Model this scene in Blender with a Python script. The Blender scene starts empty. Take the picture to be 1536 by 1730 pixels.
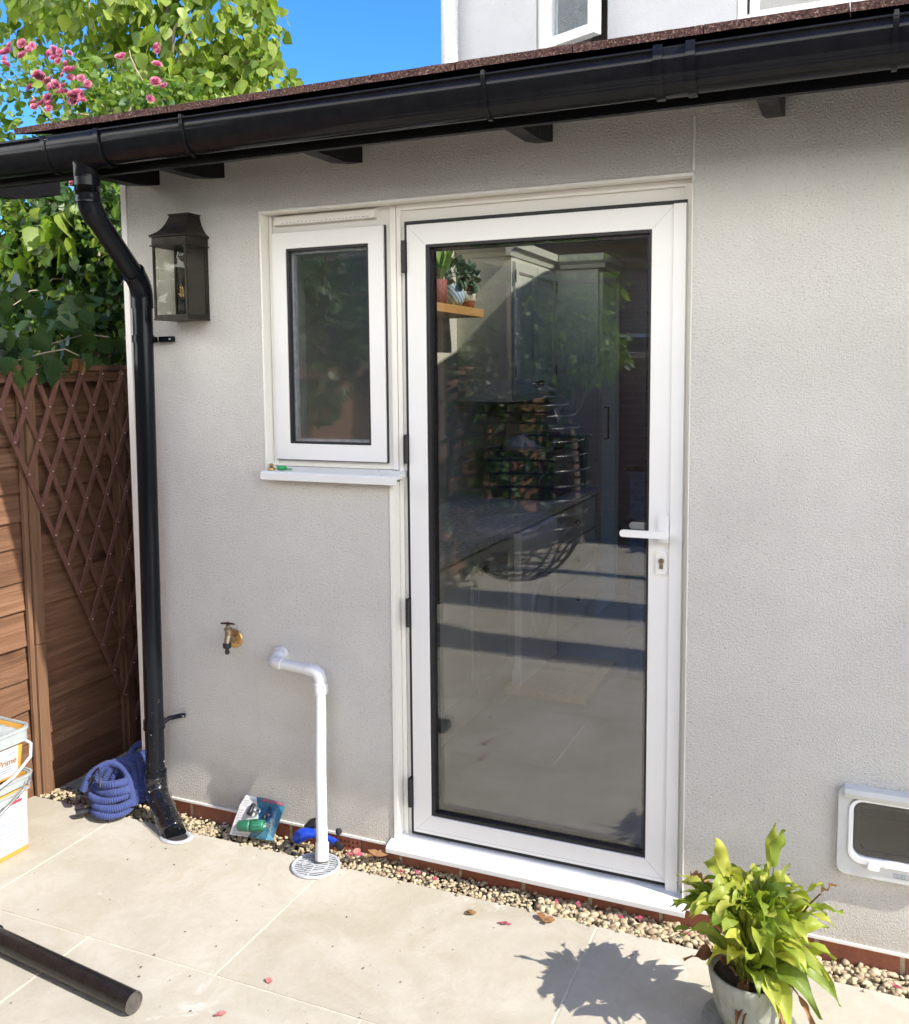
import bpy, math, random
from mathutils import Vector, Matrix, noise
R = math.radians
sc = bpy.context.scene
col = sc.collection
rng = random.Random(7)

# ------------------------------------------------------------------ camera
cd = bpy.data.cameras.new('camera')
cam = bpy.data.objects.new('camera', cd)
col.objects.link(cam)
sc.camera = cam
rt = Vector((0.91730464, 0.398092, -0.00865796))
up = Vector((-0.02802707, 0.0862405, 0.99588004))
fw = Vector((-0.39719854, 0.91328273, -0.09026616))
m = Matrix((rt, up, -fw)).transposed().to_4x4()
m.translation = Vector((2.4584, -2.7157, 1.6322))
cam.matrix_world = m
cd.sensor_fit = 'AUTO'
cd.sensor_width = 36
cd.lens = 1579.2117 / 1730 * 36
cd.shift_x = (768 - 754.6322) / 1730
cd.shift_y = (771.1465 - 865) / 1730
cd.clip_start = 0.05
cd.clip_end = 600

# ------------------------------------------------------------------ light
SD = Vector((1.10, -0.186, 1.0)).normalized()
w = bpy.data.worlds.new("World")
sc.world = w
w.use_nodes = True
nt = w.node_tree
sky = nt.nodes.new('ShaderNodeTexSky')
sky.sky_type = 'NISHITA'
sky.sun_disc = False
sky.sun_elevation = math.asin(SD.z)
sky.sun_rotation = math.atan2(SD.x, SD.y)
sky.altitude = 50
sky.air_density = 1.0
sky.dust_density = 0.1
sky.ozone_density = 2.0
hs = nt.nodes.new('ShaderNodeHueSaturation')
hs.inputs['Saturation'].default_value = 1.18
mulc = nt.nodes.new('ShaderNodeMix'); mulc.data_type = 'RGBA'; mulc.blend_type = 'MULTIPLY'
mulc.inputs[0].default_value = 1.0
mulc.inputs[7].default_value = (.30, .57, .95, 1)      # clear deep-blue summer air
nt.links.new(sky.outputs[0], hs.inputs['Color'])
nt.links.new(hs.outputs[0], mulc.inputs[6])
# unseen bright cloud added low behind the camera, as fill light for the wall
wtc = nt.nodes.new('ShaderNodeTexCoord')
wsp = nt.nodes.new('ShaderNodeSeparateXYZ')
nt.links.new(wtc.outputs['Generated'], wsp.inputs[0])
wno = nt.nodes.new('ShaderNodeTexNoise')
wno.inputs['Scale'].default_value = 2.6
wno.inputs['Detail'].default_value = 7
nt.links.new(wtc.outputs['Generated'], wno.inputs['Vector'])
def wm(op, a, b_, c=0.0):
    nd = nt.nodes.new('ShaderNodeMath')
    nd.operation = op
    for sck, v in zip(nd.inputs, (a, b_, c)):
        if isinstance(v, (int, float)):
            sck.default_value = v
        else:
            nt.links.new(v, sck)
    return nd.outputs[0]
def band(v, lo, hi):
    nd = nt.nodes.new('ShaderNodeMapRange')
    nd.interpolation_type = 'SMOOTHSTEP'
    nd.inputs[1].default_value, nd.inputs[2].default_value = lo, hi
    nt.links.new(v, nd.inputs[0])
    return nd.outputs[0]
fillfac = wm('MULTIPLY', band(wsp.outputs[1], .10, -.30), band(wsp.outputs[2], .70, .42))
fillfac = wm('MULTIPLY', fillfac, band(wno.outputs['Fac'], .32, .46))
fillmx = nt.nodes.new('ShaderNodeMix'); fillmx.data_type = 'RGBA'
fillmx.inputs[7].default_value = (15.5, 15.3, 14.8, 1)
nt.links.new(fillfac, fillmx.inputs[0])
nt.links.new(mulc.outputs[2], fillmx.inputs[6])
nt.links.new(fillmx.outputs[2], nt.nodes['Background'].inputs[0])
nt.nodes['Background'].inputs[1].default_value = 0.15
sl = bpy.data.lights.new('sun', 'SUN')
sl.energy = 3.5
sl.angle = R(0.53)
sl.color = (1.0, 0.94, 0.84)
so = bpy.data.objects.new('sun', sl)
col.objects.link(so)
so.rotation_euler = SD.to_track_quat('Z', 'Y').to_euler()
sc.view_settings.view_transform = 'Standard'
sc.view_settings.look = 'None'
sc.view_settings.exposure = 1.24
sc.view_settings.gamma = 1
cy = sc.cycles
cy.max_bounces = 10
cy.diffuse_bounces = 5
cy.glossy_bounces = 5
cy.transparent_max_bounces = 24
cy.caustics_reflective = False
cy.caustics_refractive = False
cy.use_denoising = True
cy.sample_clamp_indirect = 6

# ------------------------------------------------------------------ materials
class NT:
    def __init__(s, name):
        s.m = bpy.data.materials.new(name)
        s.m.use_nodes = True
        s.t = s.m.node_tree
        s.b = s.t.nodes['Principled BSDF']
        s.tc = s.t.nodes.new('ShaderNodeTexCoord')
    def n(s, kind, **kw):
        nd = s.t.nodes.new(kind)
        for k, v in kw.items():
            setattr(nd, k, v)
        return nd
    def l(s, a, b):
        s.t.links.new(a, b)
    def mapping(s, scale=(1, 1, 1), rot=(0, 0, 0)):
        mp = s.n('ShaderNodeMapping')
        mp.inputs['Scale'].default_value = scale
        mp.inputs['Rotation'].default_value = rot
        s.l(s.tc.outputs['Object'], mp.inputs['Vector'])
        return mp.outputs[0]
    def noise(s, sc_, det=4, rough=.6, vec=None, dist=0):
        nd = s.n('ShaderNodeTexNoise')
        nd.inputs['Scale'].default_value = sc_
        nd.inputs['Detail'].default_value = det
        nd.inputs['Roughness'].default_value = rough
        nd.inputs['Distortion'].default_value = dist
        s.l(vec or s.tc.outputs['Object'], nd.inputs['Vector'])
        return nd.outputs['Fac']
    def vor(s, sc_, vec=None, feat='F1'):
        nd = s.n('ShaderNodeTexVoronoi')
        nd.feature = feat
        nd.inputs['Scale'].default_value = sc_
        s.l(vec or s.tc.outputs['Object'], nd.inputs['Vector'])
        return nd.outputs['Distance']
    def ramp(s, fac, stops):
        nd = s.n('ShaderNodeValToRGB')
        el = nd.color_ramp.elements
        while len(el) < len(stops):
            el.new(.5)
        for e, (p, c) in zip(el, stops):
            e.position = p
            e.color = (c, c, c, 1) if isinstance(c, (int, float)) else (*c, 1)
        s.l(fac, nd.inputs[0])
        return nd.outputs[0]
    def mix(s, fac, a, b, mode='MIX'):
        nd = s.n('ShaderNodeMix', data_type='RGBA', blend_type=mode)
        for sock, v in ((nd.inputs[0], fac), (nd.inputs[6], a), (nd.inputs[7], b)):
            if isinstance(v, (int, float)):
                sock.default_value = v
            elif isinstance(v, tuple):
                sock.default_value = (*v, 1)
            else:
                s.l(v, sock)
        return nd.outputs[2]
    def math(s, op, a, b=0.0, c=0.0):
        nd = s.n('ShaderNodeMath', operation=op)
        for sock, v in zip(nd.inputs, (a, b, c)):
            if isinstance(v, (int, float)):
                sock.default_value = v
            else:
                s.l(v, sock)
        return nd.outputs[0]
    def bump(s, h, dist=.002, strength=1.0, prev=None):
        nd = s.n('ShaderNodeBump')
        nd.inputs['Strength'].default_value = strength
        nd.inputs['Distance'].default_value = dist
        s.l(h, nd.inputs['Height'])
        if prev is not None:
            s.l(prev, nd.inputs['Normal'])
        return nd.outputs[0]
    def base(s, v):
        if isinstance(v, tuple):
            s.b.inputs['Base Color'].default_value = (*v, 1)
        else:
            s.l(v, s.b.inputs['Base Color'])
    def set(s, rough=None, metal=None, spec=None, normal=None, **kw):
        if rough is not None:
            if isinstance(rough, (int, float)):
                s.b.inputs['Roughness'].default_value = rough
            else:
                s.l(rough, s.b.inputs['Roughness'])
        if metal is not None:
            s.b.inputs['Metallic'].default_value = metal
        if spec is not None:
            s.b.inputs['Specular IOR Level'].default_value = spec
        if normal is not None:
            s.l(normal, s.b.inputs['Normal'])
        return s.m
    def island(s):
        g = s.n('ShaderNodeNewGeometry')
        return g.outputs['Random Per Island']
    def sep(s):
        g = s.n('ShaderNodeSeparateXYZ')
        s.l(s.tc.outputs['Object'], g.inputs[0])
        return g.outputs

M = {}

def plain(name, c, rough=.5, metal=0, var=.12, nscale=30, bumpd=0.0, bscale=200, spec=.5):
    """a plain coloured material with slight mottling and optional fine relief"""
    t = NT(name)
    n1 = t.noise(nscale, 5)
    lo = tuple(x * (1 - var) for x in c)
    hi = tuple(min(1, x * (1 + var)) for x in c)
    t.base(t.ramp(n1, [(.3, lo), (.7, hi)]))
    dr_ = .08 if var > .011 else .01
    r2 = t.ramp(t.noise(nscale * 2.3, 4), [(.3, max(0, rough - dr_)), (.7, min(1, rough + dr_))])
    nm = t.bump(t.noise(bscale, 3), bumpd) if bumpd else None
    t.set(r2, metal, spec, nm)
    M[name] = t.m
    return t.m

# painted roughcast
def render_mat(name, c, dist):
    t = NT(name)
    big = t.noise(2.2, 4)
    mid = t.noise(14, 5)
    c1 = t.mix(t.ramp(big, [(.35, 0.0), (.65, 1.0)]), c, tuple(x * .9 for x in c))
    c1 = t.mix(t.math('MULTIPLY', t.ramp(mid, [(.45, 0.0), (.75, 1.0)]), .25), c1, tuple(x * y for x, y in zip(c, (.88, .86, .80))))
    fine = t.noise(190, 3, .75)
    pits = t.ramp(t.noise(150, 1.5, .6), [(.33, .0), (.40, 1.0)])
    c1 = t.mix(t.math('MULTIPLY', t.math('SUBTRACT', 1.0, pits), t.ramp(t.noise(3.1, 3), [(.35, .18), (.65, .42)])), c1, tuple(x * .38 for x in c))
    # grime splashed up from the ground
    z = t.sep()[2]
    g = t.math('MULTIPLY', t.math('MULTIPLY', t.math('SUBTRACT', .34, z), 2.0), t.noise(9, 5))
    g = t.math('MINIMUM', t.math('MAXIMUM', g, 0.0), .5)
    c1 = t.mix(g, c1, (.42, .34, .24))
    drip = t.noise(1.0, 4, .6, vec=t.mapping((16, 1, .9)))
    c1 = t.mix(t.ramp(drip, [(.58, 0.0), (.76, .07)]), c1, (.50, .43, .33))
    t.base(c1)
    h = t.math('ADD', t.math('MULTIPLY', fine, 1.0), t.math('MULTIPLY', t.noise(125, 3), .5))
    nm = t.bump(h, dist)
    nm = t.bump(t.noise(6, 3), .006, .5, nm)
    t.set(.72, 0, .25, nm)
    M[name] = t.m
render_mat('render_paint', (.84, .82, .765), .0115)
render_mat('upper_paint', (.58, .58, .59), .003)

# limestone paving, tone varies slab by slab
def patio_mat():
    t = NT('paving_stone')
    isl = t.island()
    a = t.ramp(isl, [(0, (.375, .34, .265)), (.5, (.405, .375, .305)), (1, (.435, .405, .34))])
    n1 = t.noise(3.1, 6, .62, dist=.8)
    a = t.mix(t.ramp(n1, [(.40, 0.0), (.64, .75)]), a, (.50, .47, .405))
    n2 = t.noise(9, 6, .7, dist=1.4)
    a = t.mix(t.ramp(n2, [(.46, 0.0), (.72, .45)]), a, (.36, .31, .22))
    n3 = t.noise(48, 5, .75)
    a = t.mix(t.ramp(n3, [(.42, 0.0), (.72, .32)]), a, (.40, .36, .29))
    # small dark specks and a few whitish scuffs
    v = t.vor(17)
    a = t.mix(t.ramp(v, [(.035, .55), (.06, 0.0)]), a, (.16, .13, .09))
    wsc = t.noise(4.3, 6, .75, dist=.6)
    a = t.mix(t.ramp(wsc, [(.62, 0.0), (.70, .5)]), a, (.66, .64, .60))
    t.base(a)
    nm = t.bump(t.math('ADD', n3, t.math('MULTIPLY', t.noise(11, 6, .6, dist=.8), 1.2)), .0013)
    t.set(t.ramp(n2, [(.3, .5), (.7, .68)]), 0, .4, nm)
    M['paving_stone'] = t.m
patio_mat()
plain('joint_mortar', (.53, .49, .40), .9, var=.18, nscale=40, bumpd=.001)
plain('white_upvc', (.76, .755, .735), .30, var=.004, nscale=3)
plain('aged_upvc', (.78, .76, .70), .38, var=.01, nscale=3)
plain('sill_upvc', (.70, .71, .70), .33, var=.03, nscale=10)
plain('white_pipe_plastic', (.62, .625, .63), .3, var=.02, nscale=14)
plain('rubber_black', (.012, .012, .013), .55, var=.2)
plain('cavity_dark', (.02, .019, .018), .9)

def pvc_black():
    t = NT('gutter_black')
    t.base(t.ramp(t.noise(18, 5), [(.3, (.006, .006, .008)), (.75, (.011, .011, .012))]))
    dust = t.ramp(t.noise(7, 6, .7), [(.4, .09), (.8, .19)])
    t.set(dust, 0, .18, t.bump(t.noise(5, 2), .0012))
    M['gutter_black'] = t.m
    t = NT('downpipe_black')
    z = t.sep()[2]
    low = t.math('MULTIPLY', t.math('MINIMUM', t.math('MAXIMUM', t.math('MULTIPLY', t.math('SUBTRACT', .62, z), 2.2), 0.0), 1.0), 1.0)
    sp = t.ramp(t.noise(95, 4, .8, vec=t.mapping((1, 1, .45))), [(.655, 0.0), (.69, 1.0)])
    up_ = t.ramp(t.noise(60, 4, .8, vec=t.mapping((1, 1, .3))), [(.73, 0.0), (.76, .5)])
    f = t.math('ADD', t.math('MULTIPLY', low, sp), t.math('MULTIPLY', up_, .35))
    t.base(t.mix(f, (.007, .008, .011), (.62, .62, .60)))
    t.set(t.ramp(f, [(0, .14), (1, .7)]), 0, .18)
    M['downpipe_black'] = t.m
pvc_black()
plain('fascia_black', (.006, .006, .007), .45, var=.2, bumpd=.0006, bscale=60, spec=.2)

def roof_tile():
    t = NT('roof_tile')
    g = t.noise(190, 3, .8)
    a = t.ramp(g, [(.36, (.012, .007, .007)), (.5, (.09, .035, .028)), (.58, (.14, .065, .05)), (.68, (.42, .32, .26))])
    t.base(a)
    t.set(.8, 0, .3, t.bump(g, .012))
    M['roof_tile'] = t.m
roof_tile()

def brick(name, vertical=False):
    t = NT(name)
    n = t.noise(22, 6, .7)
    a = t.ramp(n, [(.25, (.20, .062, .04)), (.55, (.30, .10, .06)), (.8, (.36, .17, .11))])
    a = t.mix(t.ramp(t.noise(140, 4), [(.5, 0.0), (.7, .4)]), a, (.12, .05, .035))
    a = t.mix(t.ramp(t.island(), [(0, 0.0), (1, .35)]), a, (.36, .19, .12))
    t.base(a)
    t.set(.85, 0, .2, t.bump(t.noise(120, 4), .002))
    M[name] = t.m
brick('brick_red')
plain('mortar_buff', (.44, .36, .25), .9, var=.2, nscale=60, bumpd=.002)
plain('terracotta', (.34, .12, .075), .8, var=.2, nscale=50)

def wood(name, lo, mid, hi, grain_axis='Y', rough=.75):
    t = NT(name)
    s = {'X': (1.2, 26, 26), 'Y': (26, 1.2, 26), 'Z': (26, 26, 1.2)}[grain_axis]
    mp = t.mapping(s)
    g = t.noise(1.0, 7, .68, vec=mp, dist=1.2)
    s2 = {'X': (4, 120, 120), 'Y': (120, 4, 120), 'Z': (120, 120, 4)}[grain_axis]
    f = t.noise(1.0, 4, .7, vec=t.mapping(s2))
    a = t.ramp(g, [(.28, lo), (.5, mid), (.74, hi)])
    a = t.mix(t.ramp(t.noise(2.6, 4, dist=.6), [(.35, 0.0), (.7, .5)]), a, tuple(x * 1.45 for x in mid))
    ks = {'X': (1.6, 4.5, 4.5), 'Y': (4.5, 1.6, 4.5), 'Z': (4.5, 4.5, 1.6)}[grain_axis]
    kn = t.vor(1.0, t.mapping(ks))
    a = t.mix(t.ramp(kn, [(.05, .85), (.13, 0.0)]), a, tuple(x * .55 for x in lo))
    a = t.mix(t.math('MULTIPLY', f, .35), a, lo)
    a = t.mix(t.math('MULTIPLY', t.island(), .45), a, tuple(x * .62 for x in mid))
    t.base(a)
    t.set(rough, 0, .25, t.bump(t.math('ADD', g, t.math('MULTIPLY', f, .6)), .0035))
    M[name] = t.m
wood('fence_wood', (.045, .022, .013), (.175, .088, .048), (.36, .21, .13))
wood('post_wood', (.085, .042, .023), (.20, .11, .062), (.31, .19, .115), 'Z')
wood('trellis_wood', (.08, .036, .027), (.17, .08, .056), (.25, .135, .10), 'Z')
wood('shelf_wood', (.34, .17, .05), (.52, .29, .10), (.60, .36, .15), 'Y', .5)
wood('pergola_wood', (.06, .04, .028), (.13, .09, .06), (.2, .15, .11), 'X')

def leaf_mat(name, cols, trans=.35, rough=.42, tmul=(1.25, 1.3, .55)):
    t = NT(name)
    isl = t.island()
    n = len(cols)
    a = t.ramp(isl, [(i / max(1, n - 1), c) for i, c in enumerate(cols)])
    a = t.mix(t.math('MULTIPLY', t.noise(60, 4), .25), a, tuple(x * .5 for x in cols[0]))
    t.base(a)
    t.set(rough, 0, .4)
    tr = t.n('ShaderNodeBsdfTranslucent')
    br = t.mix(1.0, a, tmul, 'MULTIPLY')
    t.l(br, tr.inputs['Color'])
    mx = t.n('ShaderNodeMixShader')
    mx.inputs[0].default_value = trans
    t.l(t.b.outputs[0], mx.inputs[1])
    t.l(tr.outputs[0], mx.inputs[2])
    out = t.t.nodes['Material Output']
    t.l(mx.outputs[0], out.inputs['Surface'])
    M[name] = t.m
leaf_mat('heart_leaf', [(.11, .20, .03), (.20, .29, .045), (.27, .36, .06), (.36, .43, .10), (.22, .30, .05)], .52)
leaf_mat('rose_leaf', [(.05, .12, .025), (.11, .20, .03), (.19, .29, .05), (.28, .36, .07)], .48)
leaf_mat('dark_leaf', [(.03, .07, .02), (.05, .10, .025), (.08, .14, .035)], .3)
leaf_mat('lily_leaf', [(.12, .19, .03), (.28, .36, .045), (.42, .46, .07), (.52, .52, .10), (.17, .25, .035), (.36, .42, .06)], .42, .45)
leaf_mat('dead_leaf', [(.16, .07, .03), (.30, .15, .06), (.38, .22, .10)], .15, .7)
leaf_mat('petal_pink', [(.60, .10, .25), (.74, .27, .40), (.80, .48, .53), (.70, .20, .36), (.84, .64, .64)], .35, .6, (1.05, .85, .95))
leaf_mat('petal_fallen', [(.30, .03, .09), (.42, .07, .14), (.50, .22, .18)], .15, .7, (1, .7, .8))
leaf_mat('house_plant', [(.14, .30, .05), (.28, .44, .10), (.36, .52, .16)], .35)
leaf_mat('jade_leaf', [(.04, .10, .06), (.10, .17, .11), (.26, .33, .24)], .1)
plain('bark', (.16, .12, .09), .9, var=.4, nscale=20, bumpd=.004, bscale=50)
plain('twig_pale', (.34, .27, .20), .85, var=.3, nscale=30)
plain('soil', (.035, .024, .016), .95, var=.4, nscale=60, bumpd=.004, bscale=90)
plain('ground_earth', (.10, .08, .05), .95, var=.4, nscale=4, bumpd=.01, bscale=30)

def pebble():
    t = NT('pebble_stone')
    a = t.ramp(t.island(), [(0, (.38, .31, .19)), (.3, (.46, .385, .24)), (.55, (.53, .46, .32)), (.8, (.36, .30, .20)), (1, (.25, .17, .11))])
    a = t.mix(t.math('MULTIPLY', t.noise(120, 4), .3), a, (.3, .22, .14))
    t.base(a)
    t.set(.7, 0, .35, t.bump(t.noise(300, 3), .0012))
    M['pebble_stone'] = t.m
pebble()

def lamp_metal():
    t = NT('aged_bronze')
    a = t.ramp(t.noise(35, 6, .7), [(.3, (.018, .015, .012)), (.6, (.036, .030, .022)), (.8, (.062, .052, .034))])
    t.base(a)
    t.set(.5, .6, .5, t.bump(t.noise(80, 4), .0006))
    M['aged_bronze'] = t.m
lamp_metal()

def brass():
    t = NT('brass')
    a = t.ramp(t.noise(60, 5, .7), [(.3, (.42, .25, .09)), (.6, (.66, .43, .16)), (.8, (.80, .62, .32))])
    t.base(a)
    t.set(.32, .9, .5, t.bump(t.noise(120, 4), .0006))
    M['brass'] = t.m
    t = NT('tarnished_brass')
    a = t.ramp(t.noise(90, 5, .7), [(.3, (.20, .15, .10)), (.6, (.40, .32, .22)), (.8, (.62, .55, .42))])
    t.base(a)
    t.set(.4, .8, .5, t.bump(t.noise(150, 4), .0008))
    M['tarnished_brass'] = t.m
brass()

def glass(name, tint, k=1.0, f0=.045, rough=0.0, wave=0.0):
    """clear sheet: each face mirrors by its angle (same from everywhere) and lets the rest through"""
    t = NT(name)
    t.t.nodes.remove(t.b)
    geo = t.n('ShaderNodeNewGeometry')
    dot = t.n('ShaderNodeVectorMath', operation='DOT_PRODUCT')
    t.l(geo.outputs['Incoming'], dot.inputs[0])
    t.l(geo.outputs['Normal'], dot.inputs[1])
    c = t.math('ABSOLUTE', dot.outputs['Value'])
    p = t.math('POWER', t.math('SUBTRACT', 1.0, c), 5.0)
    f = t.math('MINIMUM', t.math('MULTIPLY', t.math('ADD', f0, t.math('MULTIPLY', p, 1 - f0)), k), 1.0)
    tr = t.n('ShaderNodeBsdfTransparent')
    tr.inputs[0].default_value = (*tint, 1)
    gl = t.n('ShaderNodeBsdfGlossy')
    gl.inputs['Color'].default_value = (1, 1, 1, 1)
    gl.inputs['Roughness'].default_value = rough
    if wave:
        t.l(t.bump(t.noise(2.3 if wave < .01 else 60, 2), wave), gl.inputs['Normal'])
    mx = t.n('ShaderNodeMixShader')
    t.l(f, mx.inputs[0])
    t.l(tr.outputs[0], mx.inputs[1])
    t.l(gl.outputs[0], mx.inputs[2])
    t.l(mx.outputs[0], t.t.nodes['Material Output'].inputs['Surface'])
    M[name] = t.m
glass('window_glass', (.93, .935, .94), 1.4, .050, 0.0, .0003)
glass('lamp_glass', (.93, .93, .90), .5, .04)
glass('obscure_glass', (.80, .86, .88), 1.6, .08, .12, .02)
glass('film_clear', (.95, .95, .95), .55, .05, .16, .006)
glass('flap_plastic', (.50, .50, .48), 1.3, .06, .05)

def fabric_blue():
    t = NT('hose_fabric')
    n = t.noise(300, 3)
    a = t.ramp(n, [(.3, (.016, .028, .12)), (.7, (.042, .065, .21))])
    a = t.mix(t.math('MULTIPLY', t.noise(25, 3), .25), a, (.15, .18, .33))
    t.base(a)
    t.b.inputs['Sheen Weight'].default_value = .15
    t.set(.85, 0, .2, t.bump(n, .0015))
    M['hose_fabric'] = t.m
fabric_blue()
plain('plastic_black', (.014, .014, .015), .4)
plain('plastic_blue', (.012, .05, .42), .3)
plain('plastic_green', (.02, .15, .085), .38)
plain('plastic_bright_green', (.01, .28, .07), .35)
plain('tub_orange', (.52, .27, .05), .4, var=.08)
plain('tub_grey', (.32, .35, .35), .45, var=.12, nscale=20)
plain('label_white', (.45, .46, .47), .5, var=.04)
plain('ink_brown', (.30, .15, .05), .7)
plain('ink_red', (.55, .04, .09), .6)
plain('ink_grey', (.25, .29, .36), .7)
plain('ink_dark', (.05, .05, .05), .7)
plain('wire_steel', (.52, .52, .53), .35, .9)
plain('drain_grey', (.40, .42, .44), .5, var=.25, nscale=60)
plain('card_white', (.70, .70, .69), .6, var=.06)
plain('card_teal', (.03, .16, .25), .45, var=.1)
plain('card_pink', (.30, .10, .13), .5)
plain('card_sky', (.10, .33, .46), .45)
plain('flap_grey', (.56, .57, .56), .45, var=.04)
plain('flap_white', (.80, .80, .80), .4, var=.02)
plain('pipe_iron', (.011, .010, .010), .32, var=.4, nscale=40, bumpd=.0005, bscale=120)
plain('pipe_core', (.07, .06, .05), .8, var=.4, nscale=70)
plain('cabinet_sage', (.54, .545, .45), .45, var=.04, nscale=5)
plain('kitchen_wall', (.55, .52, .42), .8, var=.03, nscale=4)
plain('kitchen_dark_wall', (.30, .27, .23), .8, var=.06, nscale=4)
plain('worktop', (.55, .55, .52), .3, var=.1, nscale=20)
plain('kitchen_tile', (.27, .275, .28), .35, var=.1, nscale=5)
plain('ceiling_white', (.70, .70, .66), .8, var=.02)
plain('basket_navy', (.015, .02, .065), .4)
plain('laundry_grey', (.42, .43, .45), .9, var=.2, nscale=15)
plain('laundry_dark', (.03, .03, .04), .9, var=.2, nscale=15)
plain('mat_tan', (.50, .36, .15), .9, var=.15, nscale=60, bumpd=.002)
plain('box_blue', (.10, .15, .28), .3, var=.1)
plain('knob_bronze', (.07, .04, .025), .4, .8)
plain('pot_woven', (.30, .09, .07), .7, var=.25, nscale=90, bumpd=.003, bscale=220)
plain('pot_cream', (.70, .64, .45), .6)
plain('rattan_black', (.014, .014, .016), .22, var=.3, nscale=50)
plain('cushion_grey', (.13, .13, .14), .9, var=.2, nscale=12)
plain('neighbour_roof', (.12, .06, .045), .85, var=.3, nscale=6)
plain('bulb_amber', (.80, .42, .08), .25, .3)

def pot_glaze():
    t = NT('pot_glaze')
    z = t.sep()[2]
    st = t.noise(1.0, 5, .65, vec=t.mapping((55, 55, 6)))
    a = t.ramp(st, [(.3, (.20, .215, .185)), (.55, (.29, .30, .26)), (.8, (.37, .37, .32))])
    a = t.mix(t.ramp(t.noise(8, 5), [(.52, 0.0), (.72, .55)]), a, (.27, .21, .12))
    t.base(a)
    t.set(t.ramp(st, [(.3, .42), (.8, .6)]), 0, .4, t.bump(t.noise(14, 3), .0015))
    M['pot_glaze'] = t.m
    t = NT('pot_blue_stripe')
    wv = t.n('ShaderNodeTexWave')
    wv.bands_direction = 'DIAGONAL'
    wv.inputs['Scale'].default_value = 22
    t.l(t.tc.outputs['Object'], wv.inputs[0])
    t.base(t.ramp(wv.outputs['Fac'], [(.4, (.22, .38, .50)), (.6, (.62, .70, .72))]))
    t.set(.4)
    M['pot_blue_stripe'] = t.m
pot_glaze()

def brick_wall_mat():
    t = NT('neighbour_brick')
    bt = t.n('ShaderNodeTexBrick')
    bt.inputs['Scale'].default_value = 1.0
    bt.inputs['Brick Width'].default_value = .225
    bt.inputs['Row Height'].default_value = .075
    bt.inputs['Mortar Size'].default_value = .008
    bt.inputs['Color1'].default_value = (.20, .085, .055, 1)
    bt.inputs['Color2'].default_value = (.15, .06, .045, 1)
    bt.inputs['Mortar'].default_value = (.25, .21, .17, 1)
    t.l(t.mapping((1, 1, 1), (R(90), 0, 0)), bt.inputs['Vector'])
    t.base(bt.outputs['Color'])
    t.set(.9, 0, .2)
    M['neighbour_brick'] = t.m
brick_wall_mat()

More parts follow.
